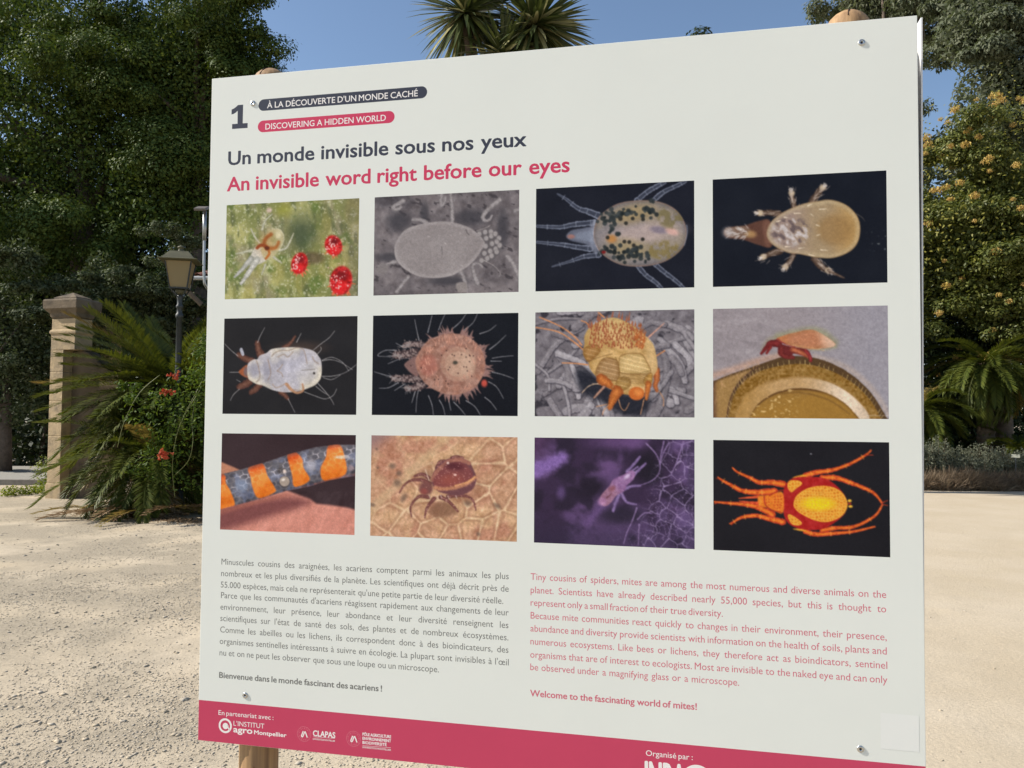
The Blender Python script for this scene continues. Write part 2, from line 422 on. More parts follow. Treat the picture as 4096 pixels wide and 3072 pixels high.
def emblem(cx, cy, rx_):
    f_ = Block(); c = cz(cx, cy); r = abs(cz(cx+rx_, cy)[0]-c[0])
    f_.ring(c, r, r*.025)
    for k in range(18):
        a = k*2*math.pi/18+0.1; q = (math.cos(a), math.sin(a)); l = 0.10 if k % 2 else 0.2
        f_.strip([(c[0]+q[0]*r*(.78-l/2), c[1]+q[1]*r*(.78-l/2)), (c[0]+q[0]*r*(.78+l/2), c[1]+q[1]*r*(.78+l/2))], r*.04)
    f_.build('partner_logo', M_pale, -0.00006, fp, 'faint pink dotted ring of a university seal')
    d = lambda x, y: (c[0]+(x-260)/125*r, c[1]-(y-442)/125*r*0.93)
    g = Block(); 
    g.strip(catmull([d(243,392),d(228,435),d(212,478),d(224,497),d(240,484),d(256,440),d(272,398)],5), r*.155)
    g.strip([d(276,392),d(298,440),d(320,500)], r*.16)
    return g
g = emblem(260, 442, 124)
g.line("CLAPAS", cz(425,484), cz(832,508), hgt(cz,495,382,490), 0.03)
g.strip([cz(430,494), cz(830,524)], 0.0006)
g.line("UNIVERSITÉ DE MONTPELLIER", cz(421,550), cz(832,583), hgt(cz,424,521,550), 0.012, gap=0.2)
g.build('partner_logo', M_wtext, -0.00007, fp, 'white seal and lettering of the second partner')
g = emblem(1172, 530, 130)
hp = hgt(cz,1340,415,472)
g.line("PÔLE AGRICULTURE", cz(1338,474), cz(1862,518), hp, 0.03, gap=0.3)
g.line("ENVIRONNEMENT", cz(1338,548), cz(1862,595), hp*.95, 0.03)
g.line("BIODIVERSITÉ", cz(1338,625), cz(1780,662), hp*.95, 0.03)
g.strip([cz(1338,655), cz(1862,696)], 0.0006)
g.line("UNIVERSITÉ DE MONTPELLIER", cz(1333,702), cz(1862,750), hgt(cz,1335,670,702), 0.012, gap=0.25)
g.build('partner_logo', M_wtext, -0.00007, fp, 'white seal and lettering of the third partner')
co = crop(2400, 2900, 2212/700)
Block().line("Organisé par :", co(580,390), co(1172,440), hgt(co,610,322,392), 0.003).build('lettering', M_wtext, -0.00006, fp)
a0 = co(575,443); cap_i = 0.058
io = Block(); xe = co(1075,500)[0]
io.line("INRA", (a0[0], a0[1]-cap_i), (xe, a0[1]-cap_i), cap_i, 0.022)
ex, ez = co(1200,500)[0], a0[1]-cap_i/2-0.0005
io.ring((ex+0.004, ez), cap_i*.43, cap_i*.17, 30, rad(48), rad(312)); io.strip([(ex-.022,ez),(ex+.012,ez)], cap_i*.15)
io.build('organiser_logo', M_wtext, -0.00006, fp)
# the glued sheet at lower right (its code is left off), lifting a little at the lower corner
cq = crop(3400, 2750, 2061/400)
q0 = cq(628, 520); q1 = cq(1420, 585); q2 = cq(1425, 1330)
sx0, sx1, sz1, sz0 = q0[0], q1[0], (q0[1]+q1[1])/2, q2[1]
ns = 12; V = []; Fc = []
for j in range(ns+1):
    for i in range(ns+1):
        u, v = i/ns, j/ns
        lift = 0.00018
        V.append((sx0+(sx1-sx0)*u, -lift, sz1+(sz0-sz1)*v))
for j in range(ns):
    for i in range(ns): Fc.append((j*(ns+1)+i, (j+1)*(ns+1)+i, (j+1)*(ns+1)+i+1, j*(ns+1)+i+1))
st = link('glued_sheet', npmesh('glued_sheet', V, Fc), plain('sheet_paper', pcol((222,223,218)), 0.5), fp)
st['label'] = 'blank white glued paper square at the lower right corner'
# screws
for (px, py) in [(1011.6,413.7),(3446.5,170.5),(981,2781),(3441.7,2995.5)]:
    x, z = bp(px, py)
    s = MB().lathe([(0.0066,0),(0.0066,0.0005),(0.0058,0.0012),(0.0042,0.0017),(0.0027,0.0019),(0.0024,0.0010),(0.0003,0.0009)], 20, (x,-0.0003,z), (0,-1,0)).build('screw', M_steel, sign, smooth=True)
    MB().lathe([(0.0021,0.0011),(0.0021,0.0013),(0.0002,0.0013)], 6, (x,-0.0003,z), (0,-1,0)).build('socket', M_sock, s)
# ------------------------------------------------------------------ the twelve printed photos
NX, NY = 264, 176
def homog(q):
    """unit square -> quad"""
    A = []; b = []
    for (u, v), (x, y) in zip([(0,0),(1,0),(1,1),(0,1)], q):
        A.append([u,v,1,0,0,0,-u*x,-v*x]); b.append(x); A.append([0,0,0,u,v,1,-u*y,-v*y]); b.append(y)
    return np.append(np.linalg.solve(np.array(A,float), np.array(b,float)), 1).reshape(3,3)
class Pic:
    """a small painter: colours per grid point, drawn in the coordinates of an enlarged view of the print"""
    def __init__(s, quad, seed):
        H = homog(quad); u, v = np.meshgrid(np.linspace(0,1,NX), np.linspace(0,1,NY))
        q = np.stack([u,v,np.ones_like(u)],-1) @ H.T
        s.X, s.Y = q[...,0]/q[...,2], q[...,1]/q[...,2]; s.u, s.v = u, v
        s.c = np.zeros((NY,NX,3)); s.r = np.random.RandomState(seed); s.seed = seed
        s.j = fbm(s.X/30, s.Y/30, seed*7+3, 3)-.5; s.j2 = fbm(s.X/13, s.Y/13, seed*7+5, 2)-.5
    def fill(s, c): s.c[:] = c
    def n(s, sc, k=0, oct=4, ang=0.0, asp=1.0):
        ca, sa = math.cos(ang), math.sin(ang); x = s.X*ca+s.Y*sa; y = -s.X*sa+s.Y*ca
        return fbm(x/(sc*asp), y/sc, s.seed*31+k, oct)
    def mix(s, m, c):
        m = np.clip(m, 0, 1)[...,None]; s.c = s.c*(1-m)+np.asarray(c, float)*m
    def light(s, m, amt): s.c = np.clip(s.c+np.asarray(m)[...,None]*amt, 0, 255)
    def _box(s, P, pad):
        P = np.asarray(P, float); a, b = P.min(0)-pad, P.max(0)+pad
        return (s.X > a[0])&(s.X < b[0])&(s.Y > a[1])&(s.Y < b[1])
    def pdist(s, P, closed):
        """distance to a polyline and, when closed, sign (negative inside)"""
        P = np.asarray(P, float); 
        bx = s._box(P, 140); x, y = s.X[bx], s.Y[bx]; D = np.full(x.shape, 1e9); T = np.zeros(x.shape); ins = np.zeros(x.shape, bool)
        n = len(P); m = n if closed else n-1
        for i in range(m):
            a, b = P[i], P[(i+1)%n]; d = b-a; L = d@d+1e-9
            t = np.clip(((x-a[0])*d[0]+(y-a[1])*d[1])/L, 0, 1)
            q = np.hypot(x-a[0]-t*d[0], y-a[1]-t*d[1]); w = q < D
            D[w] = q[w]; T[w] = (i+t[w])/m
            if closed:
                c = ((a[1] > y) != (b[1] > y))
                with np.errstate(divide='ignore', invalid='ignore'):
                    xi = (b[0]-a[0])*(y-a[1])/(b[1]-a[1]+1e-12)+a[0]
                ins ^= c & (x < xi)
        if closed: D = np.where(ins, -D, D)
        full = np.full(s.X.shape, 1e9); full[bx] = D; ft = np.zeros(s.X.shape); ft[bx] = T
        return full, ft
    def poly(s, P, c, soft=10, a=1.0, smooth=True):
        if smooth: P = catmull(P, 5, True)
        d, _ = s.pdist(P, True); m = a*(1-sstep(-soft, soft, d+s.j*7)); c = np.asarray(c,float)+s.j2[...,None]*9; s.mix(m, c); return d
    def stroke(s, P, w0, w1, c, soft=6, a=1.0, smooth=True):
        if smooth and len(P) > 2: P = catmull(P, 5)
        d, t = s.pdist(P, False); w = (w0+(w1-w0)*t)/2; w = w*(1+s.j*.5)
        s.mix(a*(1-sstep(w-soft, w+soft, d)), np.asarray(c,float)+s.j2[...,None]*16+s.j[...,None]*14); return d, t
    def ell(s, cx, cy, rx, ry, c, ang=0.0, soft=0.08, a=1.0):
        ca, sa = math.cos(rad(ang)), math.sin(rad(ang)); x, y = s.X-cx, s.Y-cy
        d = np.hypot((x*ca+y*sa)/rx, (-x*sa+y*ca)/ry); s.mix(a*(1-sstep(1-soft, 1+soft, d)), c); return d
    def limb(s, P, w0, w1, c, edge, soft=6):
        s.stroke(P, w0, w1, edge, soft+2); s.stroke(P, w0*.5, w1*.45, c, w0*.22+3, .85)
    def cells(s, sc, k=0, ang=0.0, asp=1.0, jit=.7):
        """distance between nearest and second nearest of jittered points: small on cell walls"""
        ca, sa = math.cos(ang), math.sin(ang); x = (s.X*ca+s.Y*sa)/(sc*asp); y = (-s.X*sa+s.Y*ca)/sc
        ix, iy = np.floor(x), np.floor(y); f1 = np.full(x.shape, 9.); f2 = np.full(x.shape, 9.)
        for dx in (-1,0,1):
            for dy in (-1,0,1):
                jx = ix+dx+.5-jit/2+jit*_hash(ix+dx, iy+dy, k+5)+(.5*((iy+dy)%2) if jit < .5 else 0); jy = iy+dy+.5-jit/2+jit*_hash(ix+dx, iy+dy, k+91)
                d = np.hypot(jx-x, jy-y); n1 = np.minimum(f1, d); f2 = np.minimum(np.maximum(f1, d), f2); f1 = n1
        return f2-f1
    def grain(s, amt):
        g = s.c.copy(); k = np.array([.24,.52,.24])          # a touch of optical softness, then print grain
        g[:,1:-1] = k[0]*s.c[:,:-2]+k[1]*s.c[:,1:-1]+k[2]*s.c[:,2:]; h = g.copy(); h[1:-1] = k[0]*g[:-2]+k[1]*g[1:-1]+k[2]*g[2:]
        lum = h.mean(-1, keepdims=True)/255; h = h*(1+(.10*s.j2[...,None]+.14*s.j[...,None])*(.3+lum))
        s.c = np.clip(h+(s.r.rand(NY,NX,1)-.5)*amt, 0, 255)
def pic1():
    p = Pic([(104,148),(2110,44),(2092,1527),(77,1573)], 1)
    p.fill((128,132,78)); p.mix(sstep(.45,.7,p.n(260,1)), (176,172,112)); p.mix(sstep(.5,.75,p.n(160,2))*.8, (92,112,52))
    p.mix(sstep(.55,.8,p.n(330,3))*.7, (150,140,118)); p.mix(sstep(.60,.78,p.n(60,4,3,1.5,2.2))*.55, (196,194,150)); p.mix(sstep(.52,.75,p.n(80,5,4,1.5,2.5))*.7, (84,92,56)); p.mix(sstep(.66,.74,p.n(24,6,2))*.6, (214,212,188)); p.mix(sstep(.5,.7,p.n(200,7,3,1.55,3))*.5,(160,150,80))
    p.mix(sstep(1700,2050,p.X)*.35, (110,98,92)); p.ell(1230,570,230,270,(70,82,58),0,.95,.85); p.ell(1400,950,190,90,(88,70,52),0,.5,.7)
    p.ell(960,230,110,100,(146,146,52),0,.8,.6); p.ell(745,225,40,40,(220,190,180),0,.6,.8)
    lw = (205,200,178); le = (150,150,125)
    for P, a, b in [([(600,720),(525,620),(470,505)],42,18),([(640,520),(690,380),(790,285)],40,14),([(480,830),(360,860),(245,885)],50,16),([(900,830),(1000,800),(1065,690),(1115,575)],48,16),([(810,930),(880,985),(935,1020)],46,20),([(690,1050),(660,1130),(635,1200)],44,18)]:
        p.limb(P, a, b, lw, le)
    p.poly([(560,760),(700,780),(800,880),(700,990),(560,1050),(430,1040),(450,940)], (200,193,180), 16)
    p.limb([(560,980),(430,1180),(320,1340)], 104, 40, (212,209,202), (160,158,148)); p.limb([(470,960),(340,1120),(225,1235)], 90, 30, (205,203,198), (140,140,130))
    p.poly([(640,700),(700,590),(800,510),(900,515),(960,600),(960,700),(900,830),(820,920),(700,980),(640,900),(620,800)], (188,176,134), 14, .88); p.stroke([(800,508),(900,515),(962,600),(962,700),(900,830)],12,10,(214,206,176),8,.8)
    p.poly([(780,600),(860,590),(880,680),(800,720),(760,680)], (150,150,100), 30, .8); p.ell(880,600,50,60,(215,205,170),20,.5,.8)
    p.ell(700,720,110,150,(186,140,84),25,.9,.5); br = (150,82,34)
    p.stroke([(775,590),(700,650),(670,730),(720,800)],56,64,br,22,.9); p.stroke([(720,800),(820,800),(870,760),(890,710)],70,46,(166,96,42),22,.88)
    p.stroke([(565,795),(600,765),(660,755),(720,800)],48,50,(140,66,28),12); p.stroke([(720,800),(750,880),(695,960)],40,34,(172,100,44),10); p.ell(715,800,36,30,(95,40,20),0,.4)
    for cx, cy, rx, ry, an in [(1205,1030,122,165,15),(1720,760,128,158,-20),(1835,1295,168,222,10)]:
        for k in range(22):
            t = p.r.rand()*6.28; q = (cx+math.cos(t)*rx*1.0, cy+math.sin(t)*ry*1.0); e = (cx+math.cos(t)*rx*1.32, cy+math.sin(t)*ry*1.3)
            p.stroke([q, e], 24 if math.sin(t) > .2 else 9, 6, (226,112,74) if math.sin(t) > 0 else (205,190,150), 6, .85)
        p.ell(cx,cy,rx,ry,(196,34,34),an,.12); i_ = 1-sstep(.85,1.05,np.hypot((p.X-cx)/rx,(p.Y-cy)/ry)); p.light(i_*(p.n(34,int(cx)%50)-.5),110); p.mix(i_*sstep(.58,.7,p.n(44,int(cx)%40))*.75,(118,20,28)); p.ell(cx+rx*.1,cy-ry*.35,rx*.55,ry*.3,(110,14,22),an,.6,.8); p.ell(cx-rx*.1,cy+ry*.45,rx*.5,ry*.35,(222,34,38),an,.6)
        for k in range(34):
            p.ell(cx-rx*.35+p.r.randn()*rx*.32, cy+p.r.randn()*ry*.42, 6+8*p.r.rand(), 6+9*p.r.rand(), (240,196,190), 0, .6, .85)
    p.grain(7); return p
def pic2():
    p = Pic([(132,166),(2132,66),(2122,1487),(117,1530)], 2)
    p.fill((104,97,100)); p.mix(sstep(.4,.7,p.n(300,1)), (126,118,120)); p.mix(sstep(.5,.75,p.n(420,2))*.9, (78,73,78)); p.light(p.n(60,3)-.5, 46)
    p.mix(sstep(.68,.74,p.n(50,4,3,.4,2.2))*.8, (62,57,61))
    for x, y, a, b in [(1450,450,210,110),(470,500,170,120),(330,1000,180,60),(1900,620,80,250),(820,400,60,160),(1150,1330,260,60)]: p.ell(x,y,a,b,(62,60,66),0,.6,.8)
    ex = p.r
    p.ell(1720,830,150,220,(98,92,94),0,.2)
    for x, y in [(1580,680),(1660,655),(1740,650),(1675,740),(1745,710),(1800,680),(1850,740),(1665,850),(1755,815),(1820,790),(1860,840),(1650,950),(1730,920),(1805,890),(1820,930),(1690,1020),(1750,985),(1610,1050)]:
        p.ell(x+4,y+6,40,44,(88,83,86),0,.3); p.ell(x,y,32,36,(156,149,149),0,.35)
    W_ = lambda P, w, w2=None: (p.stroke(P, w, w2 or w, (112,106,108), 6), p.stroke(P, w*.62, (w2 or w)*.62, (152,145,146), 14))
    W_([(530,215),(440,265),(385,310),(430,335),(490,305)],64,50); W_([(1060,130),(1045,215),(1060,280),(1098,240),(1112,165)],62,30); W_([(1860,205),(1710,330),(1630,430),(1650,490),(1715,485),(1755,425)],80,26)
    W_([(1555,1365),(1500,1210),(1490,1110),(1560,1085),(1625,1140)],76,30); W_([(1970,990),(2060,1120),(2130,1290)],70,70); W_([(440,1480),(520,1370),(600,1270)],56,60); W_([(1180,120),(1200,280),(1207,520)],44,62); W_([(1330,1210),(1380,1330),(1420,1500)],72,40)
    W_([(850,520),(750,480),(660,480)],60,50); W_([(420,1060),(300,1095)],56,40); W_([(2120,340),(2070,360)],70,60)
    p.stroke([(1540,640),(1680,590),(1730,560)],8,5,(175,168,165),4); p.stroke([(1640,1045),(1790,1130),(1870,1230),(1850,1275)],9,5,(165,158,156),4)
    p.poly([(150,1170),(230,1080),(320,1130),(300,1220),(200,1230)], (128,121,121), 16); p.poly([(1260,1370),(1390,1360),(1400,1480),(1290,1490)], (140,132,130), 14)
    d = p.poly([(405,900),(430,780),(550,625),(750,545),(1000,505),(1200,515),(1400,575),(1530,650),(1655,800),(1600,920),(1500,1060),(1330,1190),(1150,1270),(900,1290),(700,1250),(530,1150),(430,1030)], (148,140,140), 9)
    ins = 1-sstep(-6,6,d); p.light(ins*(sstep(-70,-5,d)-.3), 16); p.light(ins*(p.n(400,7)-.5), 22)
    p.stroke([(1058,850),(1066,930),(1064,1000)],9,5,(92,86,88),4); p.stroke([(1395,620),(1415,670),(1440,690)],12,8,(92,84,86),5)
    for q in [(870,705),(1170,690),(890,1165),(1100,805),(1300,665),(1330,1110)]: p.stroke([q,(q[0]+24,q[1]+14)],10,7,(182,172,170),4)
    p.grain(5); return p
def pic3():
    p = Pic([(130,173),(2072,72),(2072,1388),(122,1440)], 3)
    p.fill((27,29,39)); p.light(p.n(300,1)-.5, 12)
    for P, a, b in [([(890,500),(760,450),(640,410),(500,300),(392,236)],86,18),([(840,590),(620,610),(420,645),(140,635)],76,34),([(800,915),(620,890),(430,860),(140,832)],76,32),([(900,990),(720,1010),(540,1070),(325,1135)],72,14),([(1370,320),(1480,225),(1600,150),(1710,95)],70,46),([(1570,320),(1700,210),(1850,140),(1960,85)],62,40),([(1380,1120),(1480,1240),(1580,1310),(1670,1395)],62,44),([(1580,1095),(1720,1210),(1850,1310),(1940,1395)],60,40)]:
        p.stroke(P, a, b, (128,134,152), 5); p.stroke(P, a*.66, b*.6, (58,62,76), 8)
        Q = catmull(P, 4)
        for i in range(1, len(Q)-1, 3):
            t = Q[i+1]-Q[i-1]; t /= np.linalg.norm(t); nn = np.array([-t[1],t[0]])*a*.4
            p.stroke([Q[i]-nn, Q[i]+nn], 7, 7, (140,146,162), 4, .8, False)
    p.poly([(500,760),(560,690),(700,660),(800,650),(900,730),(870,900),(720,852),(560,812)], (98,102,118), 14); p.poly([(800,620),(880,560),(930,730),(880,970),(800,880)], (128,132,148), 20, .8); p.poly([(590,760),(700,700),(860,690),(860,830),(700,810)], (138,146,164), 30, .6); p.ell(560,762,46,26,(150,110,104),0,.4)
    d = p.poly([(835,740),(880,560),(990,440),(1160,350),(1400,318),(1640,335),(1830,420),(1940,560),(1978,710),(1950,860),(1850,980),(1680,1080),(1450,1128),(1200,1115),(1010,1030),(880,900)], (128,122,124), 9)
    ins = 1-sstep(-6,6,d)
    p.mix(ins*sstep(-10,-140,d)*.0+ins*sstep(.4,.7,p.n(260,2))*.5, (166,148,120)); p.mix(ins*sstep(-70,0,d)*.55, (92,86,84)); p.mix(ins*sstep(-16,-4,d)*.6, (150,112,96))
    p.ell(1450,720,420,120,(176,158,154),-6,.6,.9); p.ell(1640,680,110,44,(122,112,128),8,.5,.8); p.ell(1800,700,80,40,(214,170,160),20,.5,.9)
    p.ell(1330,480,280,110,(160,138,98),-12,.6,.8); p.ell(1290,910,270,110,(158,140,104),10,.6,.8); p.ell(1060,790,60,50,(178,126,74),0,.6)
    p.mix((1-sstep(.7,1.1,np.hypot((p.X-1800)/200,(p.Y-510)/170)))*ins*sstep(.35,.6,p.n(60,3))*.75, (112,102,66)); p.mix((1-sstep(.7,1.1,np.hypot((p.X-1700)/240,(p.Y-930)/130)))*ins*sstep(.3,.6,p.n(50,4))*.75, (126,110,62))
    dk = (44,50,52)
    def spots(P, n, r):
        P = np.array(P, float)
        for k in range(n):
            i = p.r.randint(len(P)); q = P[i]+p.r.randn(2)*P_s; p.ell(q[0], q[1], (q2 := r*(.55+.5*p.r.rand())), q2, np.array(dk)+p.r.randn()*9, 0, .3, .86)
    P_s = np.array([42,34])
    spots([(980,540),(1060,500),(1130,480),(1200,420),(1250,490),(1340,460),(1400,400),(1480,440),(1520,380),(1450,500),(1560,470),(1080,580)], 60, 30)
    spots([(1050,660),(1060,720)], 9, 28); spots([(1010,960),(1080,900),(1130,960),(1190,1020),(1330,940),(1400,920),(1400,1000),(1340,1050),(1460,1040),(1250,960)], 62, 30)
    for q in [(1235,598),(1318,540),(1445,550),(1170,545),(1275,830),(1215,825),(1330,870),(1440,795),(1010,775)]: p.ell(q[0],q[1],24,24,(50,48,44),0,.3)
    p.ell(960,955,26,20,(120,30,32),0,.4); p.stroke([(850,560),(835,740),(880,900),(930,1000)],12,8,(170,172,186),8,.6)
    p.stroke([(1980,620),(1986,720),(1950,870)],8,8,(150,165,190),6,.7); p.grain(5); return p
def pic4():
    p = Pic([(88,168),(2053,68),(2068,1338),(88,1388)], 4)
    p.fill((25,28,37)); p.light(p.n(400,1)-.5, 10); p.mix(sstep(.70,.76,p.n(30,2))*sstep(1800,1950,p.X)*sstep(700,800,p.Y)*(1-sstep(950,1000,p.Y)), (100,105,108))
    lc_ = (118,98,84); le = (66,50,42)
    for P, a, b in [([(1010,470),(995,390),(980,305)],66,44),([(1215,425),(1290,310),(1345,250)],84,56),([(850,565),(740,545),(600,550)],80,56),([(850,975),(750,1010),(640,1055)],80,56),([(1000,1030),(960,1100),(900,1175)],64,56),([(1250,1070),(1310,1150),(1420,1215)],92,52),([(1400,1205),(1490,1245),(1575,1285)],40,14)]:
        p.limb(P, a, b, lc_, le, 8); q = P[-1]
        if b > 40:
            p.ell(q[0]*.8+P[-2][0]*.2, q[1]*.8+P[-2][1]*.2, 34, 32, (196,176,148), 0, .5)
            v = np.array(q, float)-np.array(P[-2], float); v /= np.linalg.norm(v)
            for k in range(7):
                an = (k-3)*.22; w = np.array([v[0]*math.cos(an)-v[1]*math.sin(an), v[0]*math.sin(an)+v[1]*math.cos(an)]); p.stroke([np.array(q)-v*10+w*6, np.array(q)+w*44], 9, 4, (205,195,188), 4)
    p.poly([(740,640),(600,640),(450,690),(250,715),(212,780),(260,830),(430,850),(600,908),(760,925)], (92,62,52), 12); p.poly([(470,700),(250,725),(225,775),(270,815),(440,830),(520,790)], (122,98,84), 14)
    p.ell(520,790,60,40,(176,138,92),0,.6,.8); p.poly([(660,660),(740,660),(740,900),(680,900)], (120,84,70), 24, .8)
    for k in range(46):
        x = 225+p.r.rand()*230; y = 770+(p.r.rand()-.5)*120*(.5+x/600); p.stroke([(x+38,y+(770-y)*.3),(x,y+(y-770)*.35)], 8, 4, (205,196,192), 3, .85)
    p.ell(262,768,54,50,(190,184,184),0,.9,.7)
    for P, n_ in [([(1010,470),(980,305)],26),([(1215,425),(1345,250)],26),([(1250,1070),(1420,1215)],30),([(850,565),(600,550)],16),([(850,975),(640,1055)],16),([(1000,1030),(900,1175)],22)]:
        for k in range(n_):
            q = np.array(P[0])*(1-(u_ := p.r.rand()))+np.array(P[1])*u_+p.r.randn(2)*22; v = np.array(P[1],float)-P[0]; v /= np.linalg.norm(v); p.stroke([q, q+v*46+p.r.randn(2)*16], 7, 4, (176,160,148), 4, .8)
    d = p.poly([(702,760),(760,640),(900,535),(1100,450),(1280,415),(1430,402),(1600,460),(1720,580),(1757,720),(1730,880),(1630,990),(1450,1057),(1250,1050),(1080,1015),(950,1000),(800,930),(720,850)], (160,138,108), 9)
    ins = 1-sstep(-6,6,d)
    p.mix(ins*(1-sstep(900,1300,p.X))*.85, (152,132,126)); p.mix(ins*sstep(1350,1700,p.X)*.8, (178,140,84)); p.mix(ins*(1-sstep(.5,1.,np.hypot((p.X-1470)/260,(p.Y-740)/230)))*.6, (146,112,68))
    p.mix(ins*sstep(-75,-15,d)*.55, (192,172,138)); p.mix(ins*sstep(-14,-2,d)*.5, (120,88,54))
    z = 1-sstep(.6,1.,np.hypot((p.X-970)/270,(p.Y-760)/200)); nn = p.n(44,6,4,.9,1.8)
    p.mix(ins*z*sstep(.52,.68,nn), (196,186,184)); p.mix(ins*z*(1-sstep(.32,.46,nn))*.9, (98,84,86))
    for q in [(1295,506,80,-2),(1010,551,80,2),(1165,468,50,-24),(810,648,50,-14),(1310,968,80,4),(1060,950,70,-8),(910,930,60,0),(1180,1022,60,14),(1200,560,30,24),(900,598,40,4),(1260,684,40,14),(1270,802,40,-10)]: p.stroke([(q[0],q[1]),(q[0]+q[2],q[1]+q[3])], 11, 5, (232,216,190), 4)
    p.stroke([(1720,560),(1780,600),(1810,640)],6,3,(120,110,100),4); p.grain(4); return p
def pic5():
    p = Pic([(102,121),(2106,84),(2088,1570),(75,1556)], 5)
    p.fill((34,33,36)); p.light(p.n(420,1)-.5, 12); br = (122,84,68); be = (78,48,42)
    p.ell(1250,560,330,90,(86,66,56),0,.8,.55)
    for P, a, b in [([(650,660),(620,590),(600,490)],120,80),([(520,760),(400,720),(320,665)],110,76),([(470,1080),(400,1120),(330,1150)],120,90),([(640,1110),(580,1180),(510,1235)],110,76),([(960,1230),(1010,1270),(1060,1325)],90,50),([(1000,560),(1090,500),(1170,390)],72,30)]: p.limb(P, a, b, br, be, 9)
    p.stroke([(360,590),(380,660)],48,44,(168,168,180),8)
    p.poly([(318,925),(360,880),(430,822),(475,850),(468,1000),(420,1005),(360,970)], (158,88,56), 10); p.ell(430,920,34,70,(120,98,96),0,.5)
    d = p.poly([(450,860),(470,790),(540,740),(600,735),(640,680),(740,640),(810,585),(950,562),(1150,555),(1310,572),(1445,612),(1520,690),(1562,780),(1562,985),(1500,1095),(1400,1155),(1220,1215),(1000,1228),(830,1195),(690,1130),(600,1110),(520,1070),(460,1010)], (192,186,182), 10)
    ins = 1-sstep(-6,6,d); p.mix(ins*sstep(-120,-10,d)*.6, (226,214,190)); p.mix(ins*sstep(.42,.62,p.n(220,2))*.75, (176,172,184)); p.ell(1150,820,260,170,(180,177,190),0,.9,.8); p.light(ins*(p.n(70,6)-.5), 40); p.light(ins*(p.n(160,8)-.5), 34)
    for q in [(560,900,70,90),(745,930,60,170)]: p.ell(*q, (150,147,160), 0, .7, .75)
    ln = (150,128,112)
    for P in [[(820,690),(860,640),(960,600),(1080,600),(1200,560),(1300,600),(1350,800)],[(910,700),(1000,660),(1060,700),(1140,620)],[(980,810),(950,860),(900,910)],[(900,910),(960,940),(985,1000)],[(830,1110),(880,1160),(960,1140),(1040,1100),(1120,1180),(1240,1200)],[(760,740),(790,860),(800,960),(760,1050)],[(590,760),(620,860),(640,1000),(590,1080)],[(1430,700),(1460,760),(1520,800)]]: p.stroke(P, 15, 12, ln, 9, .8)
    p.stroke([(1040,1110),(1120,1200),(1210,1240),(1290,1200),(1280,1110)],46,26,(178,132,100),10,.95)
    p.stroke([(1270,900),(1470,885)],9,9,(120,112,106),5); p.ell(1455,945,18,18,(60,54,50),0,.4)
    h = (172,168,168)
    for P in [[(605,480),(640,390),(712,255)],[(310,685),(200,595),(105,500)],[(320,930),(180,930)],[(1445,595),(1560,500),(1680,410),(1765,305)],[(1500,660),(1560,590),(1550,545)],[(1575,760),(1700,740),(1850,780),(2030,890)],[(1575,750),(1720,705),(1880,780),(1975,910)],[(1575,990),(1750,985),(1930,930),(2095,810)],[(1590,1010),(1720,1040),(1850,970)],[(1510,1095),(1640,1240),(1720,1350),(1755,1420)],[(1480,1140),(1580,1220),(1680,1280)],[(1310,1225),(1480,1290),(1620,1330),(1740,1280),(1795,1180)],[(1065,1330),(1110,1420),(1168,1535)],[(330,1185),(240,1270),(195,1355)],[(1190,480),(1260,340)],[(345,1075),(285,1040)]]: p.stroke(P, 10, 6, h, 4, .95)
    p.grain(5); return p
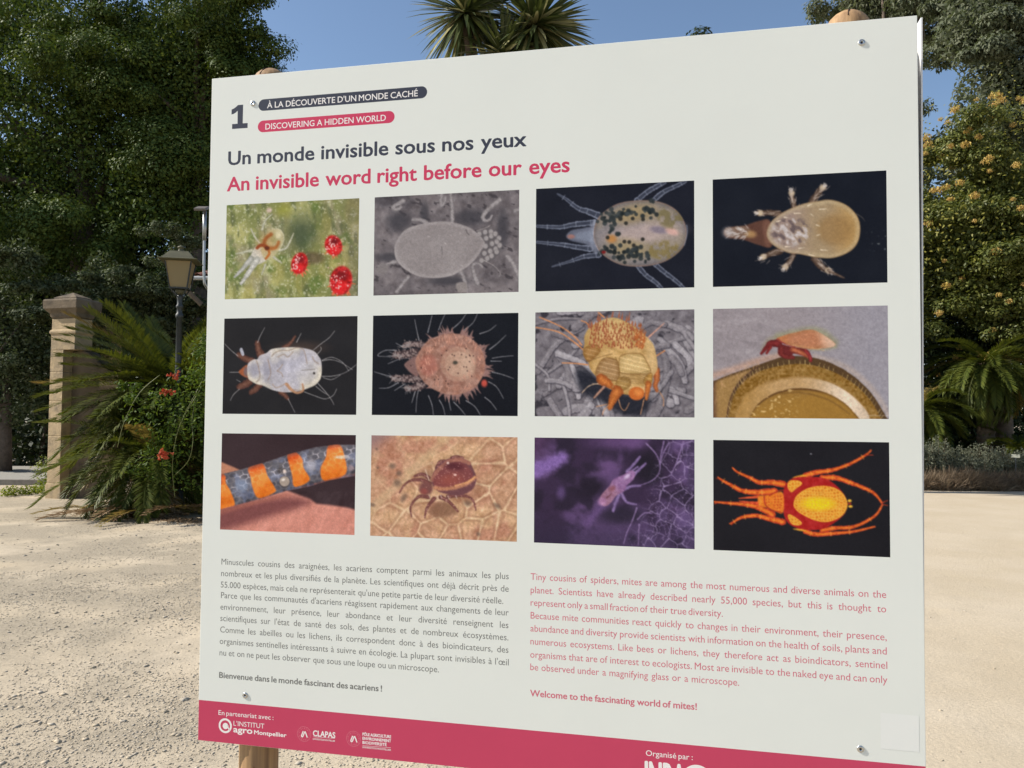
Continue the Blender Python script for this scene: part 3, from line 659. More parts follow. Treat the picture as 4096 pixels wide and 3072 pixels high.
def pic6():
    p = Pic([(112,73),(2120,38),(2110,1462),(97,1447)], 6)
    p.fill((23,25,32)); p.light(p.n(420,1)-.5, 8); hair = (150,148,152)
    for P in [[(755,440),(720,290),(688,125)],[(870,310),(900,190),(930,62)],[(1020,270),(1060,160),(1108,55)],[(1220,250),(1330,150),(1398,50)],[(1360,280),(1490,180),(1556,50)],[(1590,325),(1720,280),(1815,205)],[(1720,545),(1830,460),(1950,345)],[(1760,665),(1880,645),(2050,630)],[(1740,705),(1885,705)],[(1760,855),(1900,890),(2055,945)],[(1710,990),(1820,1060),(1915,1220)],[(1660,1205),(1740,1270),(1820,1375)],[(1400,1250),(1520,1330),(1600,1455)],[(1230,1270),(1320,1360),(1395,1455)],[(1030,1240),(1080,1330),(1112,1455)],[(880,1180),(930,1310),(950,1455)],[(770,1030),(725,1180),(708,1410)],[(440,555),(280,555),(180,630),(410,640)],[(390,920),(260,890),(125,848)],[(460,1000),(330,1070),(200,1078)],[(550,520),(430,455)],[(550,1020),(410,1110)],[(1160,1240),(1190,1385)],[(700,1110),(650,1280)],[(690,660),(500,670),(320,740)]]: p.stroke(P, 13, 7, hair, 4, .9)
    for P, a, b in [([(700,590),(560,610),(430,620)],130,110),([(730,950),(560,945),(400,940)],110,90),([(780,480),(660,470),(560,480)],100,70),([(800,1040),(690,1070),(590,1085)],100,80)]:
        p.stroke(P, a, b, (70,56,58), 10); Q = catmull(P, 5)
        for k in range(70):
            q = Q[p.r.randint(len(Q))]+p.r.randn(2)*a*.26; p.ell(q[0],q[1],14,10,(150,132,128),p.r.rand()*90,.5,.7)
        for k in range(10):
            q = Q[-1-p.r.randint(4)]; t = p.r.rand()*6.28; p.stroke([q,(q[0]+math.cos(t)*90-30,q[1]+math.sin(t)*80)],9,4,(150,142,142),4,.9)
    p.poly([(545,752),(610,690),(720,650),(740,900),(650,880),(580,810)], (128,98,94), 12)
    for k in range(80):
        t = p.r.rand()*6.28; a = math.cos(t); b = math.sin(t); r0 = .92+.1*p.r.rand(); r1 = 1.04+.26*p.r.rand()
        if a < -.75: continue
        j = (p.r.rand()-.5)*.16
        p.stroke([(1225+a*450*r0,745+b*430*r0),(1225+math.cos(t+j)*450*r1,745+math.sin(t+j)*430*r1)], 46, 6, (146,112,106), 6, .85)
    d = p.poly([(700,720),(760,560),(860,430),(1000,360),(1200,320),(1400,360),(1560,470),(1640,620),(1665,780),(1610,950),(1500,1080),(1300,1165),(1080,1150),(900,1060),(770,930)], (156,116,102), 12)
    ins = 1-sstep(-6,6,d); p.light(ins*(p.n(46,3)-.5), 70); p.mix(ins*sstep(.5,.7,p.n(90,4))*.5, (182,128,108))
    q = np.hypot((p.X-1290)/270,(p.Y-745)/265); p.mix(ins*(1-sstep(.55,1.12,q)), (184,148,128)); p.light(ins*(1-sstep(.9,1,q))*(p.n(30,5)-.5), 34); p.mix(ins*(1-sstep(.03,.12,abs(q-.98)))*.3, (130,84,74)); p.mix(ins*(1-sstep(.03,.07,abs(q-.72)))*.3, (150,100,86)); p.ell(1420,760,110,210,(204,172,150),0,.6,.6)
    p.mix(ins*(1-sstep(.5,1,np.hypot((p.X-880)/160,(p.Y-760)/200)))*.5, (170,96,84))
    for k in range(60):
        t = p.r.rand()*6.28; r_ = .62+.36*p.r.rand(); x = 1190+math.cos(t)*450*r_; y = 745+math.sin(t)*400*r_
        p.stroke([(x,y),(x+p.r.randn()*18,y-40-40*p.r.rand())], 15, 6, (205,150,130), 5, .8)
    for k in range(26): p.ell(1280+p.r.randn()*180,720+p.r.randn()*180,9,10,(62,44,42),0,.5,.9)
    p.ell(1250,725,34,26,(70,66,58),0,.5); p.ell(1650,1010,40,50,(205,84,70),0,.5,.9); p.grain(8); return p
def pic7():
    p = Pic([(118,92),(2070,50),(2073,1380),(112,1362)], 7)
    p.fill((116,110,116)); p.light(p.n(50,1)-.5, 60); p.mix(sstep(.62,.75,p.n(110,2)), (56,53,60))
    for k in range(80):
        x, y = p.r.rand()*2000+80, p.r.rand()*1350+40; a = p.r.choice([.9,.6,1.2,-.5,-.3,2.3])+p.r.randn()*.25; L = 200+p.r.rand()*650; w = 26+p.r.rand()*90
        P = [(x,y),(x+math.cos(a)*L*.5+p.r.randn()*20,y+math.sin(a)*L*.5+p.r.randn()*20),(x+math.cos(a+.2)*L,y+math.sin(a+.2)*L)]
        g_ = 116+p.r.rand()*44; p.stroke([(q[0]+6,q[1]+8) for q in P], w+12, w+8, (66,62,70), 12, .8); p.stroke(P, w, w*.9, (g_,g_-6,g_), 6); p.stroke([(q[0]-w*.15,q[1]-w*.18) for q in P], w*.4, w*.4, (g_+20,g_+14,g_+18), w*.2, .6)
    p.poly([(620,800),(800,820),(1100,1050),(1500,1120),(1450,1330),(1250,1360),(900,1180),(680,1050)], (30,32,42), 60, .9)
    og = (206,120,62)
    for P in [[(170,150),(430,265),(600,390),(685,490)],[(120,275),(400,330),(600,460),(700,545)],[(450,710),(600,715),(760,732)],[(680,190),(740,215),(770,250)],[(890,90),(960,150)],[(1500,690),(1600,625),(1705,560)]]: p.stroke(P, 12, 16, (212,138,88), 5)
    p.stroke([(1500,400),(1600,310),(1700,220)],22,8,(205,150,130),6)
    for P in [[(820,965),(900,970),(970,985)],[(690,1075),(780,990),(900,960)]]: p.stroke(P,9,9,(212,180,150),4)
    p.limb([(1600,800),(1610,900),(1590,980),(1610,1050)],90,40,(206,126,76),(140,74,40)); p.limb([(990,930),(960,1000),(840,1135)],40,22,(190,150,130),(140,100,84))
    d = p.poly([(705,560),(722,470),(722,380),(790,270),(950,180),(1080,155),(1200,190),(1330,260),(1460,370),(1560,480),(1600,620),(1615,780),(1560,880),(1545,970),(1450,1080),(1300,1100),(1200,1092),(1040,1032),(920,930),(800,800),(765,690),(712,620)], (196,158,102), 9)
    ins = 1-sstep(-6,6,d); p.light(ins*(p.n(26,4,3,.2,4)-.5), 46); p.mix(ins*sstep(-60,-5,d)*.35, (160,116,58)); p.mix(ins*(1-sstep(300,560,p.Y))*.4, (206,182,132)); p.light(ins*(p.n(120,9)-.5),50); p.mix(ins*sstep(1380,1560,p.X)*.5,(216,186,140)); p.mix(ins*(1-sstep(740,900,p.X))*.4,(176,136,76))
    for P, c in [([(710,590),(740,520),(860,490),(910,560),(830,650),(760,690)],(166,124,74)),([(860,850),(900,720),(980,650),(1120,690),(1145,880),(1060,930),(930,890)],(166,130,88)),([(1115,940),(1160,890),(1260,900),(1280,980),(1200,1040),(1130,1010)],(174,138,84)),([(1450,930),(1480,870),(1545,840),(1540,940),(1470,970)],(188,144,80)),([(1150,720),(1180,620),(1400,600),(1480,700),(1520,830),(1300,840),(1160,820)],(206,174,120))]:
        p.stroke(list(catmull(P,4,True))+[P[0]], 20, 20, (128,92,50), 8, .8, False); q = p.poly(P, c, 8); i2 = 1-sstep(-6,6,q); p.light(i2*(np.sin((p.Y-.25*p.X)/9.0) > .75), 26); p.light(i2*sstep(-60,0,q), -22)
    for k in range(7): p.stroke([(1160,830+k*17),(1330,845+k*19),(1500,810+k*22)], 6, 6, (110,84,50), 4, .8)
    p.stroke([(1100,640),(1145,760),(1140,900)],12,8,(130,98,54),6,.8); p.stroke([(760,690),(900,640),(1060,600)],14,10,(128,92,52),8,.7)
    for j in range(11):
        for i in range(13):
            x = 800+i*50+(j%2)*25+p.r.randn()*10; y = 250+j*28+p.r.randn()*8
            if abs(x-1120)/(330+j*4) > 1 or y > 540: continue
            h = 48+p.r.rand()*16; p.poly([(x-13,y),(x+13,y),(x+2,y-h)], (150,84,54), 3, 1, False); p.stroke([(x-6,y-2),(x,y-h*.8)],5,3,(190,122,84),3,.8)
    for q in [(880,190),(905,205),(985,225),(1060,150),(1140,155),(1175,180),(1230,215),(1300,300),(870,300),(945,330),(770,280),(1260,190),(795,290)]: p.poly([(q[0]-14,q[1]),(q[0]+14,q[1]),(q[0]+16,q[1]-110)], (158,92,66), 4, 1, False)
    for k in range(40):
        x = 1330+p.r.rand()*130; y = 320+p.r.rand()*220; p.stroke([(x,y),(x+26,y-50)],13,4,(176,98,52),4)
    for P, a, b in [([(930,910),(990,950),(1030,980)],130,80),([(1120,1060),(1070,1160),(1030,1260)],150,50),([(1505,970),(1495,1060),(1480,1150)],80,36)]: p.limb(P, a, b, (210,128,64), (150,78,38), 9)
    p.ell(1360,1085,96,82,(196,104,48),0,.12); p.ell(1380,1070,50,44,(226,142,74),0,.6,.8)
    for P in [[(1140,1160),(1170,1260),(1220,1290),(1270,1200)],[(1020,1225),(960,1290),(940,1350)],[(870,1245),(1000,1215)],[(1450,1160),(1410,1340)],[(1640,1060),(1690,1150),(1690,1240)]]: p.stroke(P, 10, 8, (196,140,100), 4)
    p.grain(7); return p
def pic8():
    p = Pic([(90,98),(2072,62),(2090,1350),(92,1333)], 8)
    p.fill((151,142,146)); p.mix(sstep(900,2000,p.X)*.6, (150,148,160)); p.light(p.n(18,1)-.5, 16); p.light((p.n(70,2,3,.25,3)-.5)*(1-sstep(600,1100,p.X)), 30)
    fz = lambda P, w, c, a: p.stroke(P, w, w, c, w*.5, a)
    fz([(92,850),(300,790),(560,700),(850,630)], 70, (196,150,124), .55); fz([(1250,640),(1600,760),(1900,1010),(2080,1290)], 60, (196,170,150), .4)
    d = p.poly([(60,930),(300,835),(520,765),(860,650),(1060,638),(1350,690),(1650,840),(1900,1080),(2075,1360),(60,1360)], (84,62,40), 7, 1, False); p.poly(catmull([(60,960),(300,840),(520,762),(860,650),(1060,634),(1350,682),(1650,834),(1900,1070),(2085,1370)],6).tolist()+[(60,1370)], (84,62,40), 7, 1, False)
    p.poly([(92,1000),(140,920),(330,850),(520,790),(430,870),(330,1010),(240,1360),(60,1360),(60,1000)], (156,122,74), 20); p.poly([(60,960),(120,930),(130,1360),(60,1360)], (96,66,52), 30, .8, False)
    O = [(262,1370),(330,1080),(480,890),(720,775),(1080,722),(1400,790),(1700,955),(1900,1165),(2010,1370)]
    p.poly(catmull(O,6), (140,104,50), 8, 1, False); m = 1-sstep(-6,6,p.pdist(catmull(O,6),True)[0]); p.light(m*(p.n(22,5)-.5), 90); p.mix(m*(p.X > 1100)*sstep(.5,.7,p.n(26,6))*.7, (150,118,62))
    I = [(330,1370),(450,1110),(640,960),(900,890),(1120,872),(1400,930),(1640,1060),(1830,1250),(1880,1370)]
    p.poly(catmull(I,6), (186,150,104), 30, 1, False); m = 1-sstep(-6,6,p.pdist(catmull(I,6),True)[0]); p.mix(m*sstep(1000,1650,p.X)*.85, (204,184,164)); p.light(m*sstep(1250,1600,p.X)*(1-sstep(1650,1850,p.X)),26); p.mix(m*(1-sstep(400,900,p.X))*.7, (168,128,68)); p.light(m*(p.n(30,8)-.5), 24)
    D = [(488,1370),(600,1180),(800,1050),(1062,997),(1350,1040),(1600,1180),(1770,1370)]
    p.poly(catmull(D,6), (92,62,34), 7, 1, False); p.poly([(x,y+22) for x, y in catmull(D,6)], (150,112,54), 16, 1, False); m = 1-sstep(-6,6,p.pdist(catmull(D,6),True)[0])
    p.mix(m*sstep(1060,1200,p.Y+.25*(p.X-1000))*.5, (160,118,50)); p.mix(m*sstep(.66,.72,p.n(20,9,3,0,2))*(1-sstep(900,1200,p.X)), (205,170,110)); p.stroke([(860,1060),(1100,1050),(1400,1130),(1640,1290)],18,14,(110,78,40),12,.7)
    p.stroke([(245,1340),(300,1080),(440,880),(600,760)],14,10,(70,46,40),6,.9)
    for k in range(120):
        t = p.r.rand(); Q = catmull(O,6); q = Q[int(t*(len(Q)-1))]; p.stroke([q,(q[0]+(q[0]-1080)*.03,q[1]-44)],5,3,(196,170,110),3,.7)
    for k in range(90):
        x = 100+p.r.rand()*520; y = 960-x*.42+p.r.rand()*380*(1-x/900); p.stroke([(x,y),(x+p.r.randn()*30,y-50)],5,3,(190,150,112),3,.6)
    p.stroke([(830,410),(1150,345),(1330,370),(1470,480)],70,80,(146,144,96),44,.55); p.stroke([(1200,550),(1350,550),(1480,525)],40,40,(150,148,100),26,.45); p.stroke([(660,560),(720,450),(820,430)],44,44,(146,136,98),30,.4)
    p.limb([(830,490),(745,490),(695,540),(640,605)],92,26,(128,44,44),(92,32,34)); p.limb([(745,530),(700,600)],36,26,(140,48,46),(104,34,36))
    p.poly([(850,510),(1000,530),(1160,560),(1200,640),(1120,620),(960,600),(900,600)], (106,40,38), 10); p.poly([(840,500),(900,510),(980,560),(990,640),(900,645),(830,610)],(104,40,40),8); p.limb([(870,540),(870,610),(920,640),(1000,650)],66,40,(132,54,50),(96,36,36)); p.limb([(1000,560),(1100,600),(1180,640)],70,44,(196,112,76),(130,62,48)); p.limb([(1140,570),(1190,640),(1200,685)],36,44,(160,60,58),(112,40,42))
    d = p.poly([(815,432),(900,400),(1000,370),(1200,334),(1330,385),(1440,460),(1480,508),(1420,535),(1300,550),(1180,555),(1020,525),(900,490),(840,460)], (182,122,90), 7)
    ins = 1-sstep(-5,5,d); p.mix(ins*sstep(-60,-6,d)*.35,(150,104,66)); p.mix(ins*sstep(1240,1420,p.X+.3*(450-p.Y))*.85, (222,186,162)); p.mix(ins*(1-sstep(860,1010,p.X))*.6, (190,116,70)); p.light(ins*(p.n(20,11)-.5), 26); p.stroke([(825,440),(900,490),(1020,530)],16,10,(140,50,50),6,.9)
    for k in range(26): p.stroke([(920+k*17,492+k*2.6),(926+k*17,512+k*2.6)],5,3,(226,176,120),3,.9)
    Q = Pic([(90,98),(2072,62),(2090,1350),(92,1333)], 8); p.stroke([(1840,1308),(2090,1310)],5,5,(205,196,196),3,.9,False); p.grain(5); return p
def pic9():
    p = Pic([(104,87),(2082,112),(2060,1592),(80,1513)], 9)
    p.fill((57,42,46)); p.light(p.n(500,1)-.5, 14)
    p.poly([(60,500),(160,540),(370,630),(420,720),(60,800)], (184,126,100), 16, 1, False)
    p.poly([(60,1180),(600,1050),(1050,930),(1200,985),(1400,1060),(1500,1130),(1700,1150),(1950,1185),(2090,1225),(2090,1620),(60,1620)], (206,138,122), 26, 1, False)
    p.light((p.Y > 950)*(p.n(70,2,3,-1.1,3)-.5), 26); p.poly([(60,1215),(500,1110),(1050,1030),(1400,1100),(1250,1190),(900,1290),(500,1420),(60,1520)], (118,68,68), 90, .92); p.poly([(60,1230),(300,1170),(900,1010),(1050,970),(1100,1020),(700,1110),(300,1230),(60,1290)], (164,98,82), 40, .6)
    S = [(60,705),(400,622),(700,532),(1100,398),(1500,290),(1800,255),(2090,258),(2090,712),(1700,780),(1400,872),(1050,942),(600,1082),(60,1222)]
    d = p.poly(S, (104,100,106), 8, 1, False); ins = 1-sstep(-6,6,d)
    for P in [[(60,700),(150,718),(165,830),(240,960),(290,1170),(60,1230)],[(500,600),(700,538),(780,720),(880,880),(885,960),(650,1050),(560,900),(530,740)],[(1072,402),(1190,372),(1290,470),(1310,600),(1400,780),(1180,880),(1140,700)],[(1680,272),(1840,258),(1910,420),(1930,690),(1620,790),(1560,620),(1640,440)]]:
        m = (1-sstep(-14,14,p.pdist(catmull(P,5,True),True)[0]))*ins; p.mix(m, (232,128,48)); yy = (p.Y+.28*p.X); p.mix(m*(1-sstep(700,930,yy))*.8, (226,84,50))
    lo = sstep(-.0,1., 1-np.clip(-d/60,0,1)); p.mix(ins*lo*(p.Y > 760-.28*(p.X-1700))*.6, (160,96,88))
    e = p.cells(72, 3, -.28, 1.5, .22); gy_ = ins*(np.abs(p.c[...,0]-p.c[...,2]) < 50); mid = np.exp(-(((p.Y+.28*p.X)-900)/150)**2)
    sh = p.n(66,21,2); p.mix(gy_*(1-sstep(.0,.16,e))*np.clip(.05+1.0*mid*sstep(.35,.6,sh),0,1), (206,196,204)); p.mix(gy_*sstep(.12,.5,e)*.5, (70,68,78)); p.mix(gy_*sstep(.55,.7,p.n(110,22))*.4, (120,132,168)); p.mix(ins*(1-gy_)*(1-sstep(.0,.14,e))*.55*mid*sstep(.35,.6,sh), (250,206,156)); p.mix(ins*(1-gy_)*sstep(.2,.5,e)*.18, (206,92,40)); p.light(ins*(p.n(120,7)-.5), 60); p.light(ins*np.clip(mid-.35,-.4,.5), 26)
    
    for x, y, a, b, c in [(400,860,130,120,(140,156,186)),(1420,560,90,110,(196,190,198)),(1880,440,150,34,(240,228,220)),(980,640,90,60,(60,54,52)),(900,560,130,70,(86,80,80)),(2010,600,60,60,(188,160,164))]: p.mix(ins*(1-sstep(.4,1.1,np.hypot((p.X-x)/a,(p.Y-y)/b)))*.6, c)
    p.mix(ins*(1-sstep(0,70,-d))*(p.Y < 760-.28*(p.X-400))*.4, (80,74,80)); p.ell(1036,810,86,84,(70,62,62),0,.2,.7); p.ell(1030,800,74,74,(166,150,138),0,.1); p.ell(1010,775,30,18,(226,214,204),-20,.5); p.ell(1030,650,26,30,(226,206,196),0,.5); p.grain(6); return p
def pic10():
    p = Pic([(92,72),(2110,96),(2100,1546),(72,1470)], 10)
    p.fill((192,148,118)); p.mix(sstep(.42,.68,p.n(300,1))*.8, (206,166,128)); p.mix(sstep(.5,.75,p.n(240,2))*.7, (178,122,100)); p.light(p.n(26,3)-.5, 54)
    e = p.cells(300, 4, -.75, 1.25)+.10*(p.n(60,9)-.5)
    r_ = sstep(500,1500,p.X*.6+p.Y*.8); p.mix((1-sstep(.015,.09,e))*(.15+.6*r_)*(.5+p.n(130,12)), (220,192,156)); p.mix((1-sstep(.03,.10,abs(e-.17)))*.45*r_*(.3+p.n(140,13)), (146,104,80)); p.light(p.n(90,14)-.5,44)
    p.mix((1-sstep(40,120,abs((p.Y-1090)+.95*(p.X-100))))*.5, (206,176,138)); p.mix(1-sstep(200,520,p.X*.8+p.Y), (152,120,116))
    for x, y, a, b in [(385,500,40,34),(475,600,36,36),(450,735,50,46),(540,940,40,56),(180,525,20,18),(1570,1440,30,26),(165,262,26,16),(1420,1010,46,40),(100,1040,40,24),(1830,1050,50,30)]: p.ell(x,y,a*(.8+.3*p.r.rand()),b,(110,90,78),p.r.rand()*40,.8,.75)
    p.poly([(880,1120),(1000,1000),(1160,1010),(1280,1120),(1180,1190),(980,1210)], (128,92,72), 40, .8); p.poly([(760,620),(930,560),(960,700),(860,840)], (150,112,90), 50, .7); p.poly([(1150,900),(1500,880),(1560,700),(1590,900),(1300,1010)], (150,104,80), 40, .6)
    lg_ = (136,84,78); le = (96,58,56)
    for P, a, b in [([(900,740),(780,690),(640,700),(550,760),(480,870)],58,14),([(880,660),(800,610),(690,640)],60,30),([(880,930),(760,920),(670,1000),(630,1090),(648,1200)],54,14),([(960,950),(900,1020),(850,1110),(830,1215)],58,18),([(1050,930),(1150,980),(1240,1070),(1290,1130)],58,20),([(1150,920),(1300,910),(1420,920),(1500,980),(1535,1110)],54,14),([(1000,520),(1040,440),(1100,420)],60,30),([(1200,380),(1280,362),(1360,380)],40,24)]:
        p.limb(P, a, b, lg_, le, 7)
        for k in range(9):
            q = catmull(P,4)[p.r.randint(4*(len(P)-1))]; p.stroke([q,(q[0]+p.r.randn()*22,q[1]+p.r.rand()*40-6)],7,3,(206,160,146),3,.8)
    p.ell(845,810,96,92,(120,76,72),0,.3); p.ell(820,850,46,40,(140,76,70),0,.6)
    d = p.poly([(925,700),(945,600),(1010,490),(1130,405),(1290,378),(1440,430),(1500,540),(1545,660),(1520,770),(1440,860),(1300,905),(1160,890),(1020,850),(950,780)], (110,70,74), 9); ins = 1-sstep(-6,6,d)
    p.stroke([(950,690),(1000,580),(1130,455),(1290,408),(1440,455)],62,56,(164,108,92),12,.9); p.poly([(950,690),(1010,600),(1130,490),(1280,440),(1400,480),(1490,590),(1470,690),(1380,745),(1150,790),(980,790)], (126,70,70), 12); p.ell(1180,690,170,80,(150,80,70),-8,.7,.8); p.ell(1240,500,130,50,(84,40,48),6,.6,.8)
    p.stroke([(975,800),(1100,815),(1280,790),(1420,735),(1530,650)],54,44,(186,128,98),16); p.stroke([(1250,770),(1420,720),(1520,650)],20,22,(226,166,110),8,.8)
    for k in range(60): p.ell(1180+p.r.randn()*150,620+p.r.randn()*100,7,6,(206,150,140),0,.5,.8)
    p.ell(1250,620,20,14,(236,196,184),0,.5); p.ell(1150,455,18,16,(236,206,196),0,.5); p.stroke([(835,540),(860,610),(890,700)],9,9,(220,200,180),4)
    for q in [(890,905),(1000,915),(1050,905),(1150,910),(1260,910)]: p.stroke([q,(q[0]+16,q[1]+44)],11,6,(216,196,186),4,.9)
    p.grain(8); return p
def pic11():
    p = Pic([(112,57),(2076,88),(2083,1440),(107,1352)], 11)
    p.fill((58,44,68)); p.mix(sstep(.42,.68,p.n(340,1))*.85, (98,74,116)); p.mix(sstep(.5,.72,p.n(260,2))*.9, (44,36,52)); p.mix(sstep(900,1400,p.Y)*.45, (44,40,58)); p.mix((1-sstep(100,500,p.X+p.Y*.6))*.5, (70,42,62))
    p.ell(1150,110,300,90,(112,80,130),0,.8,.7); p.stroke([(60,460),(230,420),(450,310)],200,150,(132,102,166),60,.95); p.ell(1010,410,100,120,(112,82,130),0,.9,.5); p.ell(1480,420,170,190,(34,30,40),0,.5,.8); p.ell(800,680,200,130,(36,30,42),0,.7,.8); p.ell(1180,1010,300,110,(38,34,46),0,.7,.8)
    p.stroke([(960,880),(860,1000),(760,1120)],110,70,(112,84,136),50,.6); p.ell(1960,1060,120,130,(112,90,138),0,.7,.7); p.ell(440,740,50,70,(104,80,130),0,.8,.7)
    wx = p.X+70*(p.n(120,5)-.5); wy = p.Y+70*(p.n(120,6)-.5); ox, oy = p.X.copy(), p.Y.copy(); p.X, p.Y = wx, wy
    e1 = p.cells(150,7,.5,1.2); e2 = p.cells(80,8,.2,1.0); e3 = p.cells(46,9,.9,1.3); p.X, p.Y = ox, oy
    mk = sstep(0,260,p.X-1480+.45*(p.Y-500)*0-np.abs(p.Y-750)*0+ (p.Y-600)*.28); mk = mk*sstep(-200,260,p.X-1130-np.maximum(0,620-p.Y)*.9)
    p.mix(mk*sstep(.4,.7,p.n(170,15))*.45,(104,84,128)); p.mix((1-sstep(.0,.07,e3))*mk*sstep(.45,.6,p.n(150,16))*.5, (128,108,150)); p.mix((1-sstep(.0,.085,e1))*mk*1.0*(.4+p.n(90,17)), (160,140,180)); p.mix((1-sstep(.0,.10,e2))*mk*sstep(.38,.56,p.n(200,9))*.75, (142,120,164)); p.mix(mk*sstep(.72,.8,p.n(22,10))*.6, (180,160,196)); p.mix((1-sstep(.01,.04,e1))*sstep(950,1250,p.Y)*sstep(850,1300,p.X)*.5, (120,104,140))
    for P in [[(1480,130),(1600,260),(1655,400),(1630,520),(1540,600),(1390,655)],[(1700,110),(1660,300),(1655,400)],[(1760,130),(1690,260),(1655,400)],[(1370,930),(1310,1100),(1250,1230),(1210,1370)],[(1380,1070),(1470,990),(1560,1000)],[(1400,1130),(1390,1390)],[(1940,110),(1870,330),(1800,500)]]: p.stroke(P, 18, 10, (140,116,160), 6, .85)
    lw = (148,124,170); le = (96,76,118)
    for P, a, b in [([(1250,480),(1330,390),(1405,298)],46,30),([(1330,520),(1400,450),(1475,382)],46,28),([(1230,690),(1310,660),(1410,655)],46,24),([(1150,770),(1110,860),(1080,960)],50,40),([(1180,740),(1240,850),(1360,885)],46,24),([(1310,470),(1380,420)],30,20)]: p.limb(P, a, b, lw, le, 8)
    d = p.poly([(915,830),(940,760),(1030,660),(1080,580),(1200,520),(1290,470),(1350,490),(1330,570),(1250,650),(1215,720),(1110,780),(1060,850),(1000,900),(940,890)], (146,108,152), 10); ins = 1-sstep(-6,6,d)
    p.mix(ins*(1-sstep(-60,160,(p.X-1060)-(p.Y-700)))*.7, (150,106,120)); p.ell(945,850,50,50,(176,130,170),0,.6,.8); p.light(ins*(p.n(40,12)-.5), 60); p.ell(1250,540,46,22,(206,186,216),-40,.6,.8); p.stroke([(1000,800),(1040,770),(1060,750)],14,8,(104,62,72),6); p.ell(1070,690,40,30,(140,84,92),-40,.6,.7)
    p.grain(6); return p
def pic12():
    p = Pic([(95,55),(2095,85),(2115,1395),(103,1310)], 12)
    p.fill((32,31,36)); p.light(p.n(420,1)-.5, 8); og = (226,118,44); oe = (186,62,38)
    Ls = [([(1140,470),(1250,430),(1450,400),(1650,330),(1830,230),(1890,175)],70,16),([(1340,490),(1500,490),(1700,560),(1920,660),(2015,775)],74,22),([(1340,1085),(1500,1060),(1700,1045),(1930,930),(2020,800)],60,20),([(1150,1095),(1250,1130),(1500,1120),(1700,1100),(1935,1045)],64,20),([(900,560),(750,540),(620,540),(500,480),(370,420),(315,372)],74,14),([(790,640),(600,655),(430,635),(300,570),(190,510),(150,478)],80,12),([(770,905),(600,820),(450,790),(250,775),(108,760)],76,16),([(890,990),(750,960),(600,920),(420,940),(320,1000),(285,1010)],74,12)]
    for P, a, b in Ls:
        p.stroke(P, a, b, oe, 5); p.stroke(P, a*.5, b*.4, og, 10); Q = catmull(P, 4)
        for i in range(3, len(Q)-2, 4):
            t = Q[i+1]-Q[i-1]; t /= np.linalg.norm(t); nn = np.array([-t[1],t[0]])*a*.4; p.stroke([Q[i]-nn,Q[i]+nn], 8, 8, (240,160,70), 4, .7, False); p.ell(Q[i+1][0],Q[i+1][1],16,12,(176,60,34),0,.5,.6)
    for P in [[(1830,230),(1915,228)],[(2015,775),(2085,745)],[(2015,790),(2085,805)],[(160,495),(130,495)],[(150,770),(105,785)],[(325,990),(305,1030)]]: p.stroke(P, 10, 7, oe, 4)
    p.stroke([(610,705),(500,712),(390,722)],34,8,(214,84,50),6); p.stroke([(610,775),(500,765),(395,752)],34,8,(206,76,46),6)
    for P in [[(1000,490),(1060,465),(1140,455),(1150,490)],[(1010,1070),(1080,1090),(1150,1095),(1140,1065)]]: p.poly(P, (226,160,50), 8)
    d = p.poly([(890,700),(905,600),(960,520),(1050,480),(1200,475),(1350,490),(1480,560),(1580,670),(1625,780),(1590,900),(1480,1000),(1350,1070),(1200,1085),(1050,1060),(950,1000),(900,900)], (168,36,36), 8); ins = 1-sstep(-6,6,d); p.light(ins*(p.n(40,2)-.5), 30)
    p.poly([(610,700),(690,690),(780,670),(890,660),(895,880),(800,870),(720,830),(620,800)], (222,122,42), 9); e = p.cells(34,3)
    for P in [[(770,760),(800,690),(880,700),(880,850),(800,840)],[(690,740),(740,720),(750,790),(700,800)]]: q = p.poly(P, (206,92,36), 8); p.mix((1-sstep(-4,4,q))*(1-sstep(.1,.3,e))*.8, (240,160,60))
    p.stroke([(680,700),(690,790),(760,850),(880,885)],16,12,(166,48,34),6,.9); p.stroke([(740,690),(830,640),(890,630)],16,12,(166,48,34),6,.9); p.stroke([(620,720),(640,760),(620,800)],10,8,(240,170,70),6,.8)
    for P in [[(945,590),(965,525),(1060,520),(1108,555),(1040,610),(985,650)],[(950,930),(970,905),(1050,950),(1108,1005),(1060,1030),(990,1010)],[(1015,780),(1060,680),(1200,600),(1380,582),(1530,630),(1610,730),(1620,830),(1550,930),(1400,990),(1250,970),(1120,910),(1040,850)]]:
        q = p.poly(P, (216,134,42), 8); i2 = 1-sstep(-4,4,q); p.mix(i2*(1-sstep(.1,.34,e))*.7, (246,196,90)); p.mix(i2*sstep(.5,.8,e)*.4, (188,92,30)); p.mix(i2*sstep(-14,-2,q)*.8, (238,178,60))
    p.mix((1-sstep(.4,1.15,np.hypot((p.X-1290)/240,(p.Y-785)/95)))*ins*(.35+.65*sstep(.1,.4,e)), (238,206,26)); p.ell(1650,750,22,16,(232,178,60),0,.4); p.ell(1660,815,24,14,(232,178,60),0,.4); p.ell(1650,783,20,14,(150,50,36),0,.4)
    p.ell(1208,216,10,6,(180,180,190),0,.5); p.grain(5); return p
mp_, Np, Lp, Pp = newmat('photo_print')
at_ = Np.new('ShaderNodeAttribute'); at_.attribute_name = 'ink'; Lp.new(at_.outputs['Color'], Pp.inputs['Base Color'])
Pp.inputs['Roughness'].default_value = 0.55; Pp.inputs['Specular IOR Level'].default_value = 0.12
GX0, GW, GG, GY0, GH, GV = 0.0296*W, 0.2150*W, 0.0240*W, 0.1976*W, 0.1438*W, 0.0293*W
